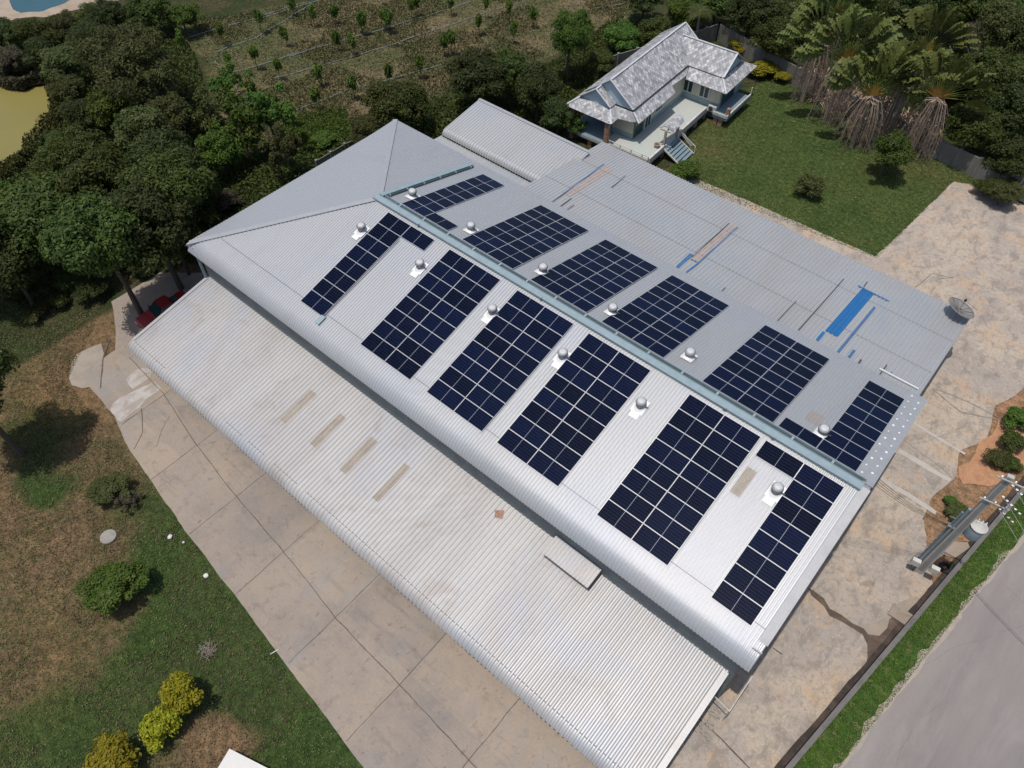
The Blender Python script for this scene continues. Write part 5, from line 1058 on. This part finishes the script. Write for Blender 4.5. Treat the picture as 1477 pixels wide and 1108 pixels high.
scatter('undergrowth', 'mid green weeds and creepers between the left wood trees', 30000, WL, .14, 1.0, M['leaf_olive'], seed=12)
for nm_, pl_, sd_ in (('reeds', [(66, 118), (90, 125), (92, 200), (60, 215), (0, 285), (-20, 285), (-2, 248), (20, 232), (40, 208), (62, 190), (76, 172), (72, 140)], 31), ('reeds', [(-10, 100), (66, 104), (66, 124), (48, 127), (36, 134), (14, 132), (-10, 124)], 32)): scatter(nm_, 'tall reeds and weeds on the %s shore of the algae pond' % ('right' if sd_ == 31 else 'far'), 9000, px(pl_), .2, 1.3, M['leaf_olive' if sd_ == 31 else 'leaf_purple'], .1, None, sd_)
WB = [(-43, 22), (-38, 40), (-39, 50), (-30, 56), (-29, 45), (-29, 25), (-34, 22.5), (-36, 12), (-40, 14)]
scatter('undergrowth', 'dark undergrowth between the dry field and the sheds', 26000, WB, .16, .9, M['leaf'], seed=13)
WR = [(-45, 60), (-27, 59), (-17, 56.5), (0, 52.5), (12, 52), (30, 52), (34, 90), (-45, 95)]
scatter('undergrowth', 'dense green undergrowth of the wood beyond the back wall', 60000, WR, .2, 1.6, M['leaf'], seed=14)
FG = px([(395, 190), (440, 165), (500, 160), (512, 200), (470, 225), (420, 235)])
scatter('weeds', 'bright green weeds at the near edge of the dry field', 9000, FG, .12, .5, M['leaf_bright'], seed=15)
ML = [(-43, -15), (-36.9, -22.3), (-24.6, -23.2), (-13.4, -24.5), (-1.9, -25.7), (6, -27), (4, -46), (-40, -46), (-66, -30), (-52, -17)]
scatter('grass', 'short patchy grass on the lawn left of the concrete yard', 85000, ML, .055, .07, M['grass_blade'], .3, lambda X, Y: fbm(X, Y, 9, 11, 4)*.6+fbm(X, Y, 2.2, 21, 3)*.5 > .50, 16)
scatter('dry_grass', 'tufts of dead straw grass on the dry lawn at left', 85000, ML, .055, .07, M['dry_blade'], .3, lambda X, Y: fbm(X, Y, 9, 11, 4)*.6+fbm(X, Y, 2.2, 21, 3)*.5 < .60, 17)
scatter('field_weeds', 'dry weeds and stubble covering the dry field', 60000, FIELD, .10, .16, M['dry_blade'], .3, None, 18)
scatter('field_greens', 'green weeds scattered over the dry field', 42000, FIELD, .12, .22, M['leaf_olive'], .3, lambda X, Y: fbm(X, Y, 6, 4, 3) > .42, 19)
scatter('lawn_grass', 'short green grass of the bungalow lawn', 50000, LAWN[:4]+[(9, 47), (4, 50.5), (-16, 54), (-19.5, 45), (-18.5, 38)], .06, .06, M['grass_blade'], .3, None, 20)
VG = [(WX(-30)+.2, -30), (WX(30)+.2, 30), (24.4, 30), (21.6, 8.6), (20.7, 2.9), (19.9, -3.2), (19.1, -9), (17.4, -21), (15.5, -30)]
scatter('verge_grass', 'bright green grass strip between wall and road', 110000, VG, .038, .045, M['grass_blade'], .3, None, 22)
# ------------------------------------------------------------------ small things
def blobm(name, u, v, r_, mat, label, cat, flat=.7, z=.05):
    q = un(u, v); bm = bmesh.new(); bmesh.ops.create_icosphere(bm, subdivisions=2, radius=r_)
    for vv in bm.verts: vv.co *= random.uniform(.8, 1.15); vv.co.z *= flat
    me_ = bpy.data.meshes.new(name); bm.to_mesh(me_); bm.free(); me_.materials.append(mat); o = link(bpy.data.objects.new(name, me_)); o.location = (q[0], q[1], z+r_*flat*.3); return tag(o, label, cat)
blobm('stone', 246, 775, .16, M['white_board'], 'white stone in the grass right of the clipped bush', 'stone'); blobm('stone', 298, 831, .17, M['white_board'], 'white stone beside the concrete yard edge', 'stone'); blobm('stone', 265, 783, .08, M['white_board'], 'tiny white stone between the two larger ones', 'stone')
m = MB(); m.lathe([(.001, .14), (.5, .14), (.52, .1), (.52, 0)], (0, 0, 0), 24); o = tag(m.build('cement_lid', M['stone']), 'round grey cement lid on the grass above the glossy bush', 'lid'); o.location = tuple(un(157, 775, 0))
m = MB()
for k in range(40): a = random.uniform(0, 3.14); c = Vector((random.uniform(-.35, .35), random.uniform(-.35, .35), random.uniform(.03, .2))); d = Vector((math.cos(a), math.sin(a), random.uniform(-.1, .1)))*random.uniform(.15, .45); m.tube([c-d, c+d], .014, 4)
o = tag(m.build('twig_pile', M['pale_bark']), 'small pile of pale dry twigs on the green grass', 'twigs'); o.location = tuple(un(300, 938, 0))
m = MB(); q = un(390, 944); m.tube([(0, 0, .03), (.15, .5, .05)], .03, 5); o = tag(m.build('stick', M['white_board']), 'short white stick lying at the yard edge', 'stick'); o.location = tuple(q)
a_, b_, c_3 = un(331, 1080, .75), un(386, 1108, .75), un(316, 1106, .75); u1_ = (b_-a_)/np.linalg.norm(b_-a_); v1_ = np.array([u1_[1], -u1_[0], 0]); v1_ = v1_ if v1_@(c_3-a_) > 0 else -v1_
tb = empty('white_table', (a_[0], a_[1], 0), 'white flat board on legs cut by the bottom frame edge', 'table')
m = MB(); m.poly([tuple(a_), tuple(a_+u1_*3.4), tuple(a_+u1_*3.4+v1_*1.5), tuple(a_+v1_*1.5)][::-1] if False else [tuple(a_), tuple(a_+v1_*1.5), tuple(a_+u1_*3.4+v1_*1.5), tuple(a_+u1_*3.4)], .05); sub(m.build('top', M['white_board']), tb)
for s, t in ((.1, .1), (3.3, .1), (.1, 1.4), (3.3, 1.4)):
    p = a_+u1_*s+v1_*t; m = MB(); m.box(p[0]-.04, p[0]+.04, p[1]-.04, p[1]+.04, 0, .7); sub(m.build('leg', M['trim']), tb)
m = MB(); p = a_+v1_*.95+u1_*.5
for k in range(5): e_ = p+u1_*(.28*k); m.box(e_[0], e_[0]+.2, e_[1]-.1, e_[1]+.1, .752, .77)
sub(m.build('grey_mark', simple('faded_grey_paint', (.3, .29, .31), .8)), tb)
# litter at the yard gap
m = MB()
for k in range(60): q = (11.9+random.random()*1.1, -12.6+random.random()*2); r_ = random.uniform(.03, .1); m.box(q[0], q[0]+r_*2, q[1], q[1]+r_*1.5, .03, .03+r_)
tag(m.build('rubble', M['stone']), 'small rubble heap in the gap at the lean-to right end', 'rubble', None, 'stuff')
